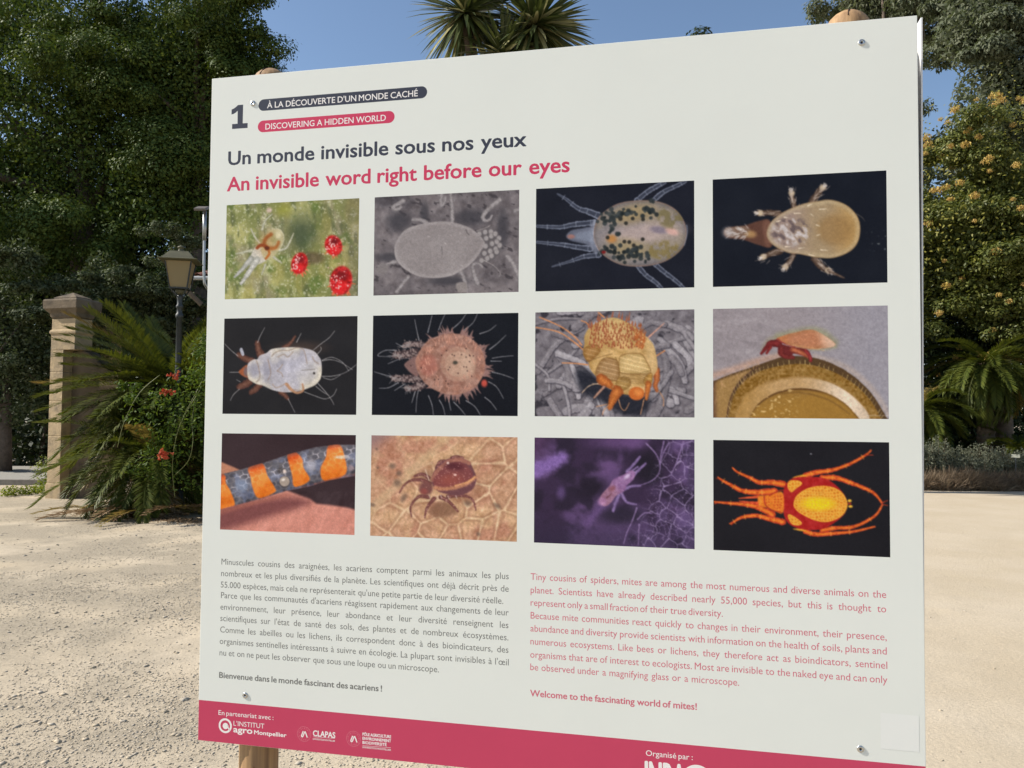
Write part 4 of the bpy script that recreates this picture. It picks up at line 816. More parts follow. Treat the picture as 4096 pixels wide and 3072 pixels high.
LBL = ['photo of a pale mite beside red eggs on a leaf','grey microscope photo of a rounded mite and worms','photo of a translucent mite with dark spots','photo of a tan pear-shaped mite on black','photo of a white mite with brown legs','photo of a spiny pink mite on black','photo of an orange spiked mite on grey fibres','photo of a red mite riding a brown ridge','photo of an orange and grey banded snake body','photo of a red-brown mite on tan skin','photo of a small mite on purple threads','photo of an orange eight-legged mite on black']
jj, ii = np.meshgrid(np.arange(NY-1), np.arange(NX-1), indexing='ij'); b0 = jj*NX+ii
PF = np.stack([b0, b0+NX, b0+NX+1, b0+1], -1).reshape(-1,4)
L219 = float(lin(219))
for k, fn in enumerate([pic1,pic2,pic3,pic4,pic5,pic6,pic7,pic8,pic9,pic10,pic11,pic12]):
    p = fn(); r, c = divmod(k, 4)
    x0 = -W/2+GX0+c*(GW+GG); z0 = ZT-GY0-r*(GH+GV)
    V = np.stack([x0+p.u*GW, np.full_like(p.u, -0.00003), z0-p.v*GH], -1).reshape(-1,3)
    me = npmesh('photo_print', V, PF)
    a = me.color_attributes.new('ink', 'FLOAT_COLOR', 'POINT')
    cc = np.ones((NY*NX,4), np.float32); cc[:,:3] = np.clip(lin(p.c.reshape(-1,3))/L219*0.80-.004, 0.003, 0.85); a.data.foreach_set('color', cc.ravel())
    link('photo_print', me, mp_, fp)['label'] = LBL[k]
# ------------------------------------------------------------------ ground
def ground_h(x, y):
    near = 1-sstep(14, 26, np.hypot(x, y))
    return near*(0.016*(fbm(x*1.3, y*1.3, 4, 3)-.5)+0.010*(fbm(x*6, y*6, 9, 3)-.5))
gx = np.unique(np.concatenate([np.linspace(-400,-14,14), np.linspace(-14,-5,60), np.linspace(-5,4,170), np.linspace(4,14,90), np.linspace(14,400,14)]))
gy = np.unique(np.concatenate([np.linspace(-300,2,8), np.linspace(2,7,120), np.linspace(7,20,130), np.linspace(20,60,12), np.linspace(60,800,10)]))
GXX, GYY = np.meshgrid(gx, gy); GZZ = ground_h(GXX, GYY)
n1, n2 = len(gx), len(gy)
j_, i_ = np.meshgrid(np.arange(n2-1), np.arange(n1-1), indexing='ij'); b_ = j_*n1+i_
def groundmat():
    m, N, L, P = newmat('sandy_ground')
    tc = N.new('ShaderNodeTexCoord')
    def noise(sc, det=6, ro=0.6, src=None):
        z = N.new('ShaderNodeTexNoise'); z.inputs['Scale'].default_value = sc; z.inputs['Detail'].default_value = det; z.inputs['Roughness'].default_value = ro
        L.new(tc.outputs['Object'] if src is None else src, z.inputs['Vector']); return z.outputs['Fac']
    def ramp(f, a, ca, b, cb):
        r = N.new('ShaderNodeValToRGB'); e = r.color_ramp.elements; e[0].position = a; e[0].color = ca+(1,); e[1].position = b; e[1].color = cb+(1,); L.new(f, r.inputs['Fac']); return r.outputs[0]
    base = ramp(noise(.7,5), .35, (.50,.415,.295), .68, (.565,.48,.36))
    fine = ramp(noise(60,8,.75), .32, (.72,.72,.72), .62, (1.06,1.05,1.03))
    mul = N.new('ShaderNodeMixRGB'); mul.blend_type = 'MULTIPLY'; mul.inputs[0].default_value = .75; L.new(base, mul.inputs[1]); L.new(fine, mul.inputs[2])
    # greyer stony patches, mostly on the left side of the square
    sep = N.new('ShaderNodeSeparateXYZ'); L.new(tc.outputs['Object'], sep.inputs[0])
    lf = N.new('ShaderNodeMapRange'); lf.inputs['From Min'].default_value = 2.0; lf.inputs['From Max'].default_value = -3.5; lf.inputs['To Min'].default_value = -.22; lf.inputs['To Max'].default_value = .06; L.new(sep.outputs['X'], lf.inputs['Value'])
    add = N.new('ShaderNodeMath'); add.operation = 'ADD'; L.new(noise(.9,6,.62), add.inputs[0]); L.new(lf.outputs[0], add.inputs[1])
    mk = ramp(add.outputs[0], .44, (0,0,0), .60, (1,1,1))
    mx = N.new('ShaderNodeMixRGB'); L.new(mk, mx.inputs[0]); L.new(mul.outputs[0], mx.inputs[1])
    gr = ramp(noise(45,8,.8), .35, (.23,.195,.14), .65, (.47,.40,.30)); L.new(gr, mx.inputs[2])
    L.new(mx.outputs[0], P.inputs['Base Color']); P.inputs['Roughness'].default_value = .95; P.inputs['Specular IOR Level'].default_value = .12
    b1 = N.new('ShaderNodeBump'); b1.inputs['Strength'].default_value = .5; b1.inputs['Distance'].default_value = .018; L.new(noise(26,10,.72), b1.inputs['Height'])
    b2 = N.new('ShaderNodeBump'); b2.inputs['Strength'].default_value = .4; b2.inputs['Distance'].default_value = .008; L.new(noise(140,6,.7), b2.inputs['Height']); L.new(b1.outputs[0], b2.inputs['Normal'])
    L.new(b2.outputs[0], P.inputs['Normal']); return m
gme = npmesh('ground', np.stack([GXX,GYY,GZZ],-1).reshape(-1,3), np.stack([b_,b_+1,b_+n1+1,b_+n1],-1).reshape(-1,4), True)
tag(link('ground', gme, groundmat()), kind='structure')
# loose stones
def rotmats(r, n):
    q = r.randn(n,4); q /= np.linalg.norm(q,axis=1)[:,None]; w,x,y,z = q.T
    return np.stack([1-2*(y*y+z*z),2*(x*y-w*z),2*(x*z+w*y),2*(x*y+w*z),1-2*(x*x+z*z),2*(y*z-w*x),2*(x*z-w*y),2*(y*z+w*x),1-2*(x*x+y*y)],-1).reshape(n,3,3)
def stones(name, xy, size, mat, seed, label):
    r = np.random.RandomState(seed); n = len(xy)
    O = np.array([(1,0,0),(-1,0,0),(0,1,0),(0,-1,0),(0,0,1),(0,0,-1)],float)*1.0
    V = O[None]*(1+.35*(r.rand(n,6,1)-.5))*np.stack([.7+.6*r.rand(n),.6+.5*r.rand(n),.22+.26*r.rand(n)],-1)[:,None,:]
    a = r.rand(n)*6.28; ca, sa = np.cos(a), np.sin(a)
    V = np.stack([V[...,0]*ca[:,None]-V[...,1]*sa[:,None], V[...,0]*sa[:,None]+V[...,1]*ca[:,None], V[...,2]+.25*V[...,0]*(r.rand(n)-.5)[:,None]],-1)
    V = V*size[:,None,None]; z = ground_h(xy[:,0],xy[:,1])
    V += np.stack([xy[:,0],xy[:,1],z+size*.10],-1)[:,None,:]
    T = np.array([(0,2,4),(2,1,4),(1,3,4),(3,0,4),(2,0,5),(1,2,5),(3,1,5),(0,3,5)])
    Fc = (np.arange(n)[:,None,None]*6+T[None]).reshape(-1,3)
    return tag(link(name, npmesh(name, V.reshape(-1,3), Fc), mat), label, 'gravel', kind='stuff')
R0 = np.random.RandomState(77)
M_stone = leafmat('loose_stone', [(.32,.27,.20),(.42,.355,.26),(.50,.42,.31),(.37,.33,.27),(.56,.48,.37)], rough=.9, trans=0, spec=.15)
def scatter(n, x0, x1, y0, y1, thr, seed, wedge, fade=True):
    xy = np.c_[x0+(x1-x0)*R0.rand(n), y0+(y1-y0)*R0.rand(n)**1.5]
    f = fbm(xy[:,0]*.9, xy[:,1]*.9, seed, 4); k = R0.rand(n) < sstep(thr-.12, thr+.12, f)*.92+.08
    s_ = xy[:,0]/xy[:,1]; k &= (s_ > wedge[0])&(s_ < wedge[1])
    if fade: k &= R0.rand(n) < sstep(2.0, -.8, xy[:,0])*sstep(13.5, 8, xy[:,1])+.04
    return xy[k]
xy = np.concatenate([scatter(120000, -8.5, 2.2, 3.0, 13.5, .48, 21, (-1,1)), scatter(150000, -5.0, 2.2, 2.6, 8.0, .46, 25, (-1.2,1.2))])
stones('gravel', xy, .003+.009*R0.rand(len(xy))**3.2, M_stone, 1, 'grey and tan loose gravel strewn left of the board')
xy = scatter(3200, -7, 2.2, 3.0, 12, .45, 22, (-1,1))
stones('gravel', xy, .011+.016*R0.rand(len(xy))**2.5, M_stone, 2, 'larger angular pebbles scattered left of the board')
xy = scatter(5200, 1.4, 11, 3.2, 17, .52, 23, (.10,1.0), False)
stones('gravel', xy, .003+.011*R0.rand(len(xy))**5, M_stone, 3, 'sparse small pebbles on pale sand right of the board')

# ------------------------------------------------------------------ plants: generators
def leaves(r, P, Nn, L, Wd, droop=0.0, fold=0.0):
    """one rhombic blade per point: centres P, facing Nn, length L, width Wd"""
    n = len(P); A = r.randn(n,3); A[:,2] -= droop*2
    A -= (A*Nn).sum(1,keepdims=True)*Nn; A /= np.linalg.norm(A,axis=1)[:,None]+1e-9
    B = np.cross(Nn, A); L = np.broadcast_to(L,(n,))[:,None]; Wd = np.broadcast_to(Wd,(n,))[:,None]
    V = np.stack([P-A*L*.5, P+B*Wd*.5-A*L*.06+Nn*fold*Wd, P+A*L*.5, P-B*Wd*.5-A*L*.06+Nn*fold*Wd],1)
    return V.reshape(-1,3)
QF = lambda n: np.arange(n*4).reshape(n,4)
def clump_points(r, C, per, inner=.55, loose=.55, up=.55):
    """points over the shells of ellipsoid clumps: C rows are cx,cy,cz,rx,ry,rz"""
    C = np.asarray(C,float); n = len(C)*per; c = np.repeat(C, per, 0)
    d = r.randn(n,3); d /= np.linalg.norm(d,axis=1)[:,None]; rr = (inner+(1-inner)*r.rand(n)**.6)[:,None]
    P = c[:,:3]+d*c[:,3:]*rr*(1+.18*r.randn(n,1)); Nn = d*(1.1-loose)+np.array([0,0,up])+r.randn(n,3)*loose
    Nn /= np.linalg.norm(Nn,axis=1)[:,None]; return P, Nn
def boughs(r, ells, nb, per, br, cr):
    """clumps gathered into boughs: flat-bottomed heaps with dark gaps between"""
    out = []; vol = np.array([e[3]*e[4]*e[5] for e in ells])**.75; kk = np.maximum(3, (nb*vol/vol.sum()).astype(int))
    for e, m in zip(ells, kk):
        d = r.randn(m,3); d /= np.linalg.norm(d,axis=1)[:,None]; c = np.array(e[:3])+d*np.array(e[3:])*(r.rand(m,1)**.36)*(1+.10*r.randn(m,1))
        for q in c:
            R_ = br*(.65+.7*r.rand()); k = max(4,int(per*(.6+.8*r.rand()))); o = r.randn(k,3); o /= np.linalg.norm(o,axis=1)[:,None]; o *= (r.rand(k,1)**.5)*R_; o[:,2] = np.abs(o[:,2])*.62-.12*R_
            s = cr*(.6+.8*r.rand(k)); out.append(np.c_[q+o, s, s, s*.62])
    C = np.concatenate(out); C[:,2] = np.maximum(C[:,2], C[:,5]*.5+.1); return C
def crown_clumps(r, ells, k, c0, c1, flat=.7, pw=.42):
    out = []
    vol = np.array([e[3]*e[4]*e[5] for e in ells])**.7; kk = np.maximum(6, (k*vol/vol.sum()).astype(int))
    for e, m in zip(ells, kk):
        d = r.randn(m,3); d /= np.linalg.norm(d,axis=1)[:,None]; rr = r.rand(m)**pw
        c = np.array(e[:3])+d*np.array(e[3:])*rr[:,None]*(1+.08*r.randn(m,1)); s = c0+(c1-c0)*r.rand(m)
        out.append(np.c_[c, s*(.9+.3*r.rand(m)), s*(.9+.3*r.rand(m)), s*flat])
    C = np.concatenate(out); C[:,2] = np.maximum(C[:,2], C[:,5]*.5+.1); return C
M_bark = plain('bark', (.11,.085,.065), .9, nscale=9, namt=.4, bump=.6, bscale=30)
def tree(name, label, cat, base, ells, k, c0, c1, per, L, Wd, mat, seed, trunk_r=.25, group=None, droop=0., flat=.7, limbs=9, pw=.42, inner=.55, loose=.26, core=.22, bough=None):
    r = np.random.RandomState(seed); b = np.asarray(base,float)
    t = empty(name, tuple(b), label, cat, group)
    el_ = [tuple(np.array(e[:3])-b)+tuple(e[3:]) for e in ells]
    C = boughs(r, el_, *bough) if bough else crown_clumps(r, el_, k, c0, c1, flat, pw)
    P, Nn = clump_points(r, C, per, inner, loose); P[:,2] = np.maximum(P[:,2], .04)
    n = len(P); V = leaves(r, P, Nn, L*(.7+.6*r.rand(n)), Wd*(.7+.6*r.rand(n)), droop, .12)
    # leaves deep inside the crown
    m_ = int(n*core); ee = [np.r_[np.array(e[:3])-b, e[3:]] for e in ells]; w_ = np.array([e[3]*e[4]*e[5] for e in ee]); ii_ = r.choice(len(ee), m_, p=w_/w_.sum()); E_ = np.array(ee)[ii_]
    dd = r.randn(m_,3); dd /= np.linalg.norm(dd,axis=1)[:,None]; Pi = E_[:,:3]+dd*E_[:,3:]*(r.rand(m_,1)**.5)*.68; Pi[:,2] = np.maximum(Pi[:,2], .05); Ni = r.randn(m_,3); Ni /= np.linalg.norm(Ni,axis=1)[:,None]
    V = np.concatenate([V, leaves(r, Pi, Ni, L*1.25, Wd*1.3, 0, .1)])
    link('crown', npmesh('crown', V, QF(n+m_)), mat, t)
    m = MB(); e = np.array(ells[0][:3])-b; top = e[2]+.2
    m.tube([(0,0,-.2),(e[0]*.1,e[1]*.1,top*.3),(e[0]*.45,e[1]*.45,top*.6),(e[0],e[1],top)], [trunk_r*1.25,trunk_r,trunk_r*.75,trunk_r*.4], 10)
    for i in range(limbs):
        q = C[r.randint(int(len(C)*.5))][:3]*.8+np.array([e[0],e[1],e[2]])*.2; ft = r.rand(); s = np.array([e[0]*(.45+.5*ft),e[1]*(.45+.5*ft),top*(.6+.37*ft)])
        m.tube([s, s*.4+q*.6+r.randn(3)*.2, q], [trunk_r*.4,trunk_r*.25,trunk_r*.08], 6)
    m.build('trunk', M_bark, t, smooth=True); return t
G_ = lambda *c: [tuple(x) for x in c]
M_lf1 = leafmat('leaf_deciduous', G_((.045,.080,.022),(.070,.108,.026),(.115,.145,.030),(.055,.090,.024)), .6, .17, (1.2,1.2,.5), .12)
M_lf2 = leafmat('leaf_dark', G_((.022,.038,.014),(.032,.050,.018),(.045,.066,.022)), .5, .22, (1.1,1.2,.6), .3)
M_lf3 = leafmat('leaf_holm_oak', G_((.042,.058,.024),(.070,.090,.038),(.13,.145,.085),(.055,.075,.028)), .65, .2, (1.1,1.2,.6), .12)
M_lf4 = leafmat('leaf_grey_green', G_((.085,.10,.058),(.125,.14,.085),(.17,.18,.12),(.10,.12,.068)), .6, .25, (1.1,1.2,.7), .15)
M_lf5 = leafmat('leaf_flowering', G_((.065,.085,.022),(.105,.125,.030),(.16,.165,.038),(.08,.10,.025)), .5, .3, (1.2,1.2,.6), .3)
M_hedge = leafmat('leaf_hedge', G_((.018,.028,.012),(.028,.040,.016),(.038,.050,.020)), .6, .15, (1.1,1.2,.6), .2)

# left-hand woodland
BT = 'trees of the wood behind the gate pillars'
tree('broadleaf_tree', 'tallest broad dark green tree filling the upper left corner', 'tree', (-13.8,25.5,0), [(-13.8,25.5,11.5,6.0,4.0,7.5),(-15,23.5,6.5,3.5,2.2,3.2),(-10.6,23.6,7.8,2.6,1.8,2.6)], 300, .55, 1.05, 560, .10, .06, M_lf1, 11, .45, BT, bough=(34,10,1.55,.58), loose=.18, core=.3)
tree('broadleaf_tree', 'broad green tree whose crown ends against blue sky left of the palm-like yucca', 'tree', (-9.6,24.5,0), [(-10.0,24.5,11.4,2.9,2.6,5.2),(-8.5,23.8,13.0,1.5,1.6,1.9),(-8.3,24.0,11.5,1.3,1.3,1.0)], 170, .5, .95, 560, .095, .055, M_lf1, 12, .35, BT, bough=(27,9,1.25,.52), loose=.18, core=.3)
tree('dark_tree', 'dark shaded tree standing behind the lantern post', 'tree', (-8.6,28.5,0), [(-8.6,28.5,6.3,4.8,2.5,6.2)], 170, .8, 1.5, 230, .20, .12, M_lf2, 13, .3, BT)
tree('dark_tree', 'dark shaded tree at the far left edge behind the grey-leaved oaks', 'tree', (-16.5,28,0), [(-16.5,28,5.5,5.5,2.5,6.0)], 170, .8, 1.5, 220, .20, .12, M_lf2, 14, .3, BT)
HO = 'holm oaks behind the gate pillars'
tree('holm_oak', 'silvery green holm oak at the far left edge, nearest the viewer', 'tree', (-12.4,19.6,0), [(-12.4,19.6,2.9,1.7,1.3,2.7),(-12.0,19.4,5.2,.8,.7,.9)], 95, .28, .55, 170, .085, .042, M_lf3, 21, .16, HO, bough=(26,8,.48,.2))
tree('holm_oak', 'silvery green holm oak rising behind the taller front gate pillar', 'tree', (-11.0,20.6,0), [(-11.0,20.6,3.3,1.4,1.2,2.5),(-10.6,20.5,5.2,.6,.6,.8)], 85, .28, .5, 170, .085, .042, M_lf3, 22, .16, HO, bough=(24,8,.46,.2))
tree('holm_oak', 'silvery green holm oak between the far gate pillar and the lantern', 'tree', (-9.4,21.6,0), [(-9.4,21.6,4.0,1.6,1.2,2.1),(-8.9,21.4,5.9,.6,.6,.8)], 90, .28, .5, 170, .085, .042, M_lf3, 23, .16, HO, bough=(26,8,.48,.2))
def hedge(label, x0, x1, y, h, d, seed):
    r = np.random.RandomState(seed); k = int((x1-x0)*h*1.0)
    C = np.c_[r.uniform(0,x1-x0,k), r.uniform(-d,d,k), r.uniform(.3,h,k), r.uniform(.6,1.0,k), r.uniform(.6,1.0,k), r.uniform(.5,.9,k)]
    t = empty('hedge', (x0,y,0), label, 'hedge'); P, Nn = clump_points(r, C, 130); P[:,2] = np.maximum(P[:,2],.05); n = len(P)
    link('crown', npmesh('crown', leaves(r,P,Nn,.22,.14,0,.1), QF(n)), M_hedge, t)
    for x in np.arange(.5, x1-x0, 1.6): MB().tube([(x,0,-.1),(x+.1,.1,h*.8)],[.07,.03],6).build('trunk', M_bark, t)
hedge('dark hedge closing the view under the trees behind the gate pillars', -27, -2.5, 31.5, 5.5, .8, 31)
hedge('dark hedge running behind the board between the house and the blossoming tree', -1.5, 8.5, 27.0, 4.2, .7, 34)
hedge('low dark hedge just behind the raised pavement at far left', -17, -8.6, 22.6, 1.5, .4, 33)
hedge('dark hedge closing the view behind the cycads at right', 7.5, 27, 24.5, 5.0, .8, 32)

# right-hand planting
tree('drooping_tree', 'tall grey-green tree with drooping leaf clusters filling the upper right corner', 'tree', (17.6,25.2,0), [(17.1,25.2,10.8,4.6,2.8,6.2),(14.6,25.0,14.0,1.7,1.6,2.2),(13.9,25.1,9.6,1.5,1.4,2.0)], 300, .45, .85, 300, .17, .065, M_lf4, 41, .4, 'drooping trees behind the blossoming tree', .9, bough=(60,8,.9,.42), loose=.34)
tree('drooping_tree', 'grey-green drooping tree whose top rises behind the right post of the board', 'tree', (14.6,30.0,0), [(14.6,30.0,18.4,3.4,2.4,3.4),(18.5,30.2,19,3.0,2.2,3.2)], 300, .45, .85, 300, .19, .075, M_lf4, 45, .4, 'drooping trees behind the blossoming tree', .9, bough=(46,8,.95,.45), loose=.34)
fl_t = tree('flowering_tree', 'dense green tree dotted with yellow blossom clusters beside the right board edge', 'tree', (12.9,21,0), [(13.0,21,6.2,2.8,1.7,3.6),(11.0,21.9,5.8,1.5,1.2,3.2),(14.4,20.8,4.6,1.8,1.2,3.4)], 210, .35, .65, 200, .095, .05, M_lf5, 42, .2, None, .2, core=.6, bough=(74,8,.62,.3), limbs=3)
tree('dark_tree', 'dark evergreen tree added unseen behind the board to shade the blossoming tree', 'tree', (5.4,21.5,0), [(5.4,21.5,5.6,2.2,1.0,3.6)], 110, .5, .8, 170, .14, .08, M_lf2, 46, .2)  # unseen tree, added so its shadow darkens the lower blossoming crown
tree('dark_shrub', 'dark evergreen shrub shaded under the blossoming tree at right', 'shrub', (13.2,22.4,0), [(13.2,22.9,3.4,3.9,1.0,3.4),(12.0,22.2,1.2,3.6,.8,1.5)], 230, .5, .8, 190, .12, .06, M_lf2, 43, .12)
def blossom(seed):
    r = np.random.RandomState(seed); n = 60; d = r.randn(n,3); d /= np.linalg.norm(d,axis=1)[:,None]
    P = d*r.rand(n,1)**.5*np.array([.12,.12,.085]); Nn = r.randn(n,3)+d; Nn /= np.linalg.norm(Nn,axis=1)[:,None]
    return npmesh('blossom_cluster', leaves(r,P,Nn,.075,.032,.6,.15), QF(n))
M_bl = leafmat('blossom', G_((.42,.27,.07),(.62,.46,.11),(.50,.36,.13),(.38,.21,.06)), .6, .35)
bls = [blossom(s) for s in (1,2,3)]; rb = np.random.RandomState(5)
for m in bls: m.materials.append(M_bl)
cnt = 0
while cnt < 96:
    ex = [(0.1,0,6.2,2.9,1.8,3.7),(-1.9,.9,5.8,1.5,1.3,3.2),(1.5,-.2,4.6,1.9,1.3,3.5)][rb.choice(3,p=[.6,.2,.2])]
    d = rb.randn(3); d /= np.linalg.norm(d)
    if d[1] > .1 or (d[2] < .15 and rb.rand() < .8): continue
    p = np.array(ex[:3])+d*np.array(ex[3:])*1.06
    if not .5 < (p[0]+12.9)/(p[1]+21) < .66: continue
    o = bpy.data.objects.new('blossom_cluster', bls[cnt%3]); COL.objects.link(o); o.parent = fl_t; o.location = p; o.rotation_euler = (0,0,rb.rand()*6.28); s_ = .55+.6*rb.rand(); o.scale = (s_,s_,s_); cnt += 1

_ry_ = np.random.RandomState(19); _d = _ry_.randn(9000,3); _d /= np.linalg.norm(_d,axis=1)[:,None]; _d = _d[(_d[:,1] < .3)&(_d[:,2] > -.1)]
_q = _ry_.rand(len(_d)) < .62; _P = np.where(_q[:,None], np.array([.1,0,6.2])+_d*np.array([2.9,1.8,3.7]), np.array([-1.9,.9,5.8])+_d*np.array([1.55,1.35,3.3])); _f = fbm(_P[:,0]*1.6+_P[:,1], _P[:,2]*1.6, 3, 3) > .44; _P = _P[_f]; _N = _d[_f]+_ry_.randn(len(_P),3)*.4; _N /= np.linalg.norm(_N,axis=1)[:,None]
link('sun_toned_leaves', npmesh('sun_toned_leaves', leaves(_ry_,_P*(1+.05*_ry_.randn(len(_P),1)),_N,.10,.045,.2,.1), QF(len(_P))), leafmat('leaf_sun_toned', [(.20,.19,.03),(.30,.27,.05),(.15,.17,.03)], .55, .35), fl_t)  # brighter yellow leaves over the crown top, sunlit look put into their colour
# fronds
def frond(r, az, el, L, droop, nl, ll, lw, base=(0,0,0), sweep=.62, vee=.35, twist=0., start=.14):
    ns = 14; s = np.linspace(0,1,ns); pit = el-droop*s**1.15; ds = L/(ns-1); H = np.array([math.cos(az),math.sin(az),0.])
    C = [np.array(base,float)]
    for i in range(1,ns): C.append(C[-1]+ds*(H*math.cos(pit[i])+np.array([0,0,1])*math.sin(pit[i])))
    C = np.array(C); S = np.array([-H[1],H[0],0.]); V = []; n = 0
    # rachis
    for i in range(ns-1):
        w0 = .016*L/1.5*(1-.8*s[i]); w1 = .016*L/1.5*(1-.8*s[i+1]); V += [C[i]-S*w0, C[i]+S*w0, C[i+1]+S*w1, C[i+1]-S*w1]
    t = np.linspace(start,1,nl); px = np.array([np.interp(t,s,C[:,k]) for k in range(3)]).T; pp = np.interp(t,s,pit)
    T = H[None]*np.cos(pp)[:,None]+np.array([0,0,1])*np.sin(pp)[:,None]; U = np.cross(T, S); U *= np.sign(U[:,2:]+1e-9)
    for sg in (-1,1):
        prof = ll*(.45+.55*np.sin(np.pi*np.clip(.12+.8*t,0,1)))*(.9+.2*r.rand(nl))
        D = T*(sweep+.45*t[:,None])+S*sg*(1.05-.45*t[:,None])+U*(vee+.12*r.randn(nl,1)); D /= np.linalg.norm(D,axis=1)[:,None]
        Wv = np.cross(D,U); Wv /= np.linalg.norm(Wv,axis=1)[:,None]+1e-9; tip = px+D*prof[:,None]; tip[:,2] -= prof*.12
        mid = px+D*prof[:,None]*.45; V += list(np.stack([px, mid+Wv*lw*.5, tip, mid-Wv*lw*.5],1).reshape(-1,3))
    return np.array(V)
M_fr = leafmat('frond', G_((.052,.072,.015),(.080,.102,.018),(.115,.13,.022),(.065,.080,.020)), .52, .28, (1.2,1.15,.5), .22)
M_fr_old = leafmat('frond_yellowing', G_((.22,.17,.035),(.30,.20,.05),(.17,.15,.03)), .5, .3)
M_fr_dead = leafmat('frond_dead', G_((.24,.15,.08),(.32,.22,.12),(.18,.11,.06)), .7, .15)
def cycad(label, base, crown_z, n, L, seed, group, name='cycad', el=(.2,1.25), droop=(.6,1.3), trunk=.16, skip=None, ll=.26, nl=46, old=.08, dead=0, lw=.022):
    r = np.random.RandomState(seed); t = empty(name, tuple(base), label, 'cycad', group)
    m = MB(); prof = []
    zz = np.arange(-.1, crown_z+.05, .09)
    for i, z in enumerate(zz): prof += [(trunk*(1.12 if i%2 else .95), z)]
    m.lathe(prof, 12).build('trunk', plain('frond_stub_trunk',(.10,.075,.05),.95,nscale=14,namt=.4), t)
    for k in range(n):
        f = k/n; az = k*2.39996+r.rand()*.5; e = el[1]-(el[1]-el[0])*f**.8+r.randn()*.08
        if skip and skip(az % 6.2832, e): continue
        mt = M_fr_old if r.rand() < old else M_fr
        V = frond(r, az, e, L*(.8+.3*r.rand()), droop[0]+(droop[1]-droop[0])*r.rand(), nl, ll, lw, (0,0,crown_z))
        link('frond', npmesh('frond', V, QF(len(V)//4)), mt, t)
    for k in range(dead):
        az = r.rand()*6.28; V = frond(r, az, -.5-.5*r.rand(), L*.9, .5, 34, ll*.8, .02, (0,0,crown_z*.9)); V[:,2] = np.maximum(V[:,2], .02+.05*r.rand(len(V)))
        link('dead_frond', npmesh('dead_frond', V, QF(len(V)//4)), M_fr_dead if k % 3 else M_fr_old, t)
    return t
CY = 'cycads bordering the square'
pB = gnd(640,2035); pB = np.array([-6.0,14.0,0.])
cycad('largest arching cycad spreading left over the wall beside the lantern', pB, 2.05, 175, 2.0, 3, CY, el=(-.85,.95), droop=(.16,.66), trunk=.2, ll=.31, nl=96, lw=.022, old=.03, dead=5, skip=lambda a, e: abs(a-5.13) < .55 and e > .12)
cycad('low cycad with brown dead fronds sprawling on the sand under the vine', (-5.75,12.75,0), .85, 50, 1.6, 4, CY, el=(-.45,.9), droop=(.6,1.3), trunk=.15, ll=.27, nl=64, lw=.024, old=.20, dead=16)
cycad('upright cycad partly hidden by the left board edge behind the lantern', (-5.1,14.0,0), 1.7, 44, 1.65, 8, CY, el=(-.3,1.3), droop=(.3,.8), trunk=.16, ll=.28, nl=70, lw=.026, old=.04, dead=3)
cycad('tall cycad under the blossoming tree with drooping bright fronds', (11.9,20.1,0), 3.0, 78, 1.75, 5, CY, el=(-1.25,.75), droop=(.8,1.5), trunk=.2, ll=.30, nl=60, lw=.03, old=.14)
cycad('cycad half hidden by the right board edge with orange-tipped fronds', (10.1,19.9,0), 1.8, 54, 1.5, 6, CY, el=(-1.1,1.0), droop=(.8,1.5), trunk=.17, ll=.27, nl=56, lw=.028, old=.2)
cycad('low cycad arching over the white plant label at right', (12.4,19.6,0), .75, 26, 1.25, 7, CY, el=(-.1,1.1), droop=(.8,1.5), trunk=.15, ll=.24, lw=.026, old=.06)

_c2 = [o for o in bpy.data.objects if o.get('label','').startswith('low cycad with brown')][0]; _r = np.random.RandomState(9)
for k in range(13):
    az = -1.57+(_r.rand()-.5)*2.6; V = frond(_r, az, .10+.2*_r.rand(), .8+.5*_r.rand(), .45, 30, .17, .022, (-.6+1.5*_r.rand(), -.35-.35*_r.rand(), .05+.12*_r.rand())); V[:,2] = np.maximum(V[:,2], .015+.03*_r.rand(len(V)))
    link('dead_frond', npmesh('dead_frond', V, QF(len(V)//4)), M_fr_dead if k % 4 else M_fr_old, _c2)
# trumpet vine over the left cycads
r = np.random.RandomState(61); vb = np.array([-4.9,12.75,0.])
vine = empty('trumpet_vine', tuple(vb), 'bright green trumpet vine with red-orange flowers beside the left board edge', 'climbing plant')
vc = []
for (px, py, d, s) in [(835,1350,12.6,.14),(840,1420,12.5,.16),(800,1490,12.4,.2),(810,1560,12.3,.32),(720,1600,12.2,.32),(640,1560,12.2,.25),(600,1640,12.15,.28),(680,1700,12.1,.32),(770,1700,12.15,.3),(620,1760,12.1,.25),(700,1800,12.05,.3),(790,1640,12.2,.28),(640,1860,12.1,.25),(730,1880,12.1,.25),(540,1570,12.3,.12),(830,1520,12.4,.3),(470,1590,12.6,.10),(840,1470,12.3,.3),(560,1880,12.2,.2)]:
    q = at(px,py,d-.45)-vb; vc += [tuple(q+r.randn(3)*.1)+(s,s*.8,s*.8) for _ in range(2)]
P, Nn = clump_points(r, vc, 62, .3); P[:,2] = np.maximum(P[:,2],.04); n = len(P)
M_vine = leafmat('leaf_vine', G_((.045,.080,.016),(.070,.115,.020),(.12,.165,.028),(.05,.085,.018)), .6, .32, (1.2,1.2,.5), .12)
link('foliage', npmesh('foliage', leaves(r,P,Nn,.075*(.7+.6*r.rand(n)),.032,.3,.15), QF(n)), M_vine, vine)
M_stem = plain('vine_stem',(.13,.14,.04),.6)
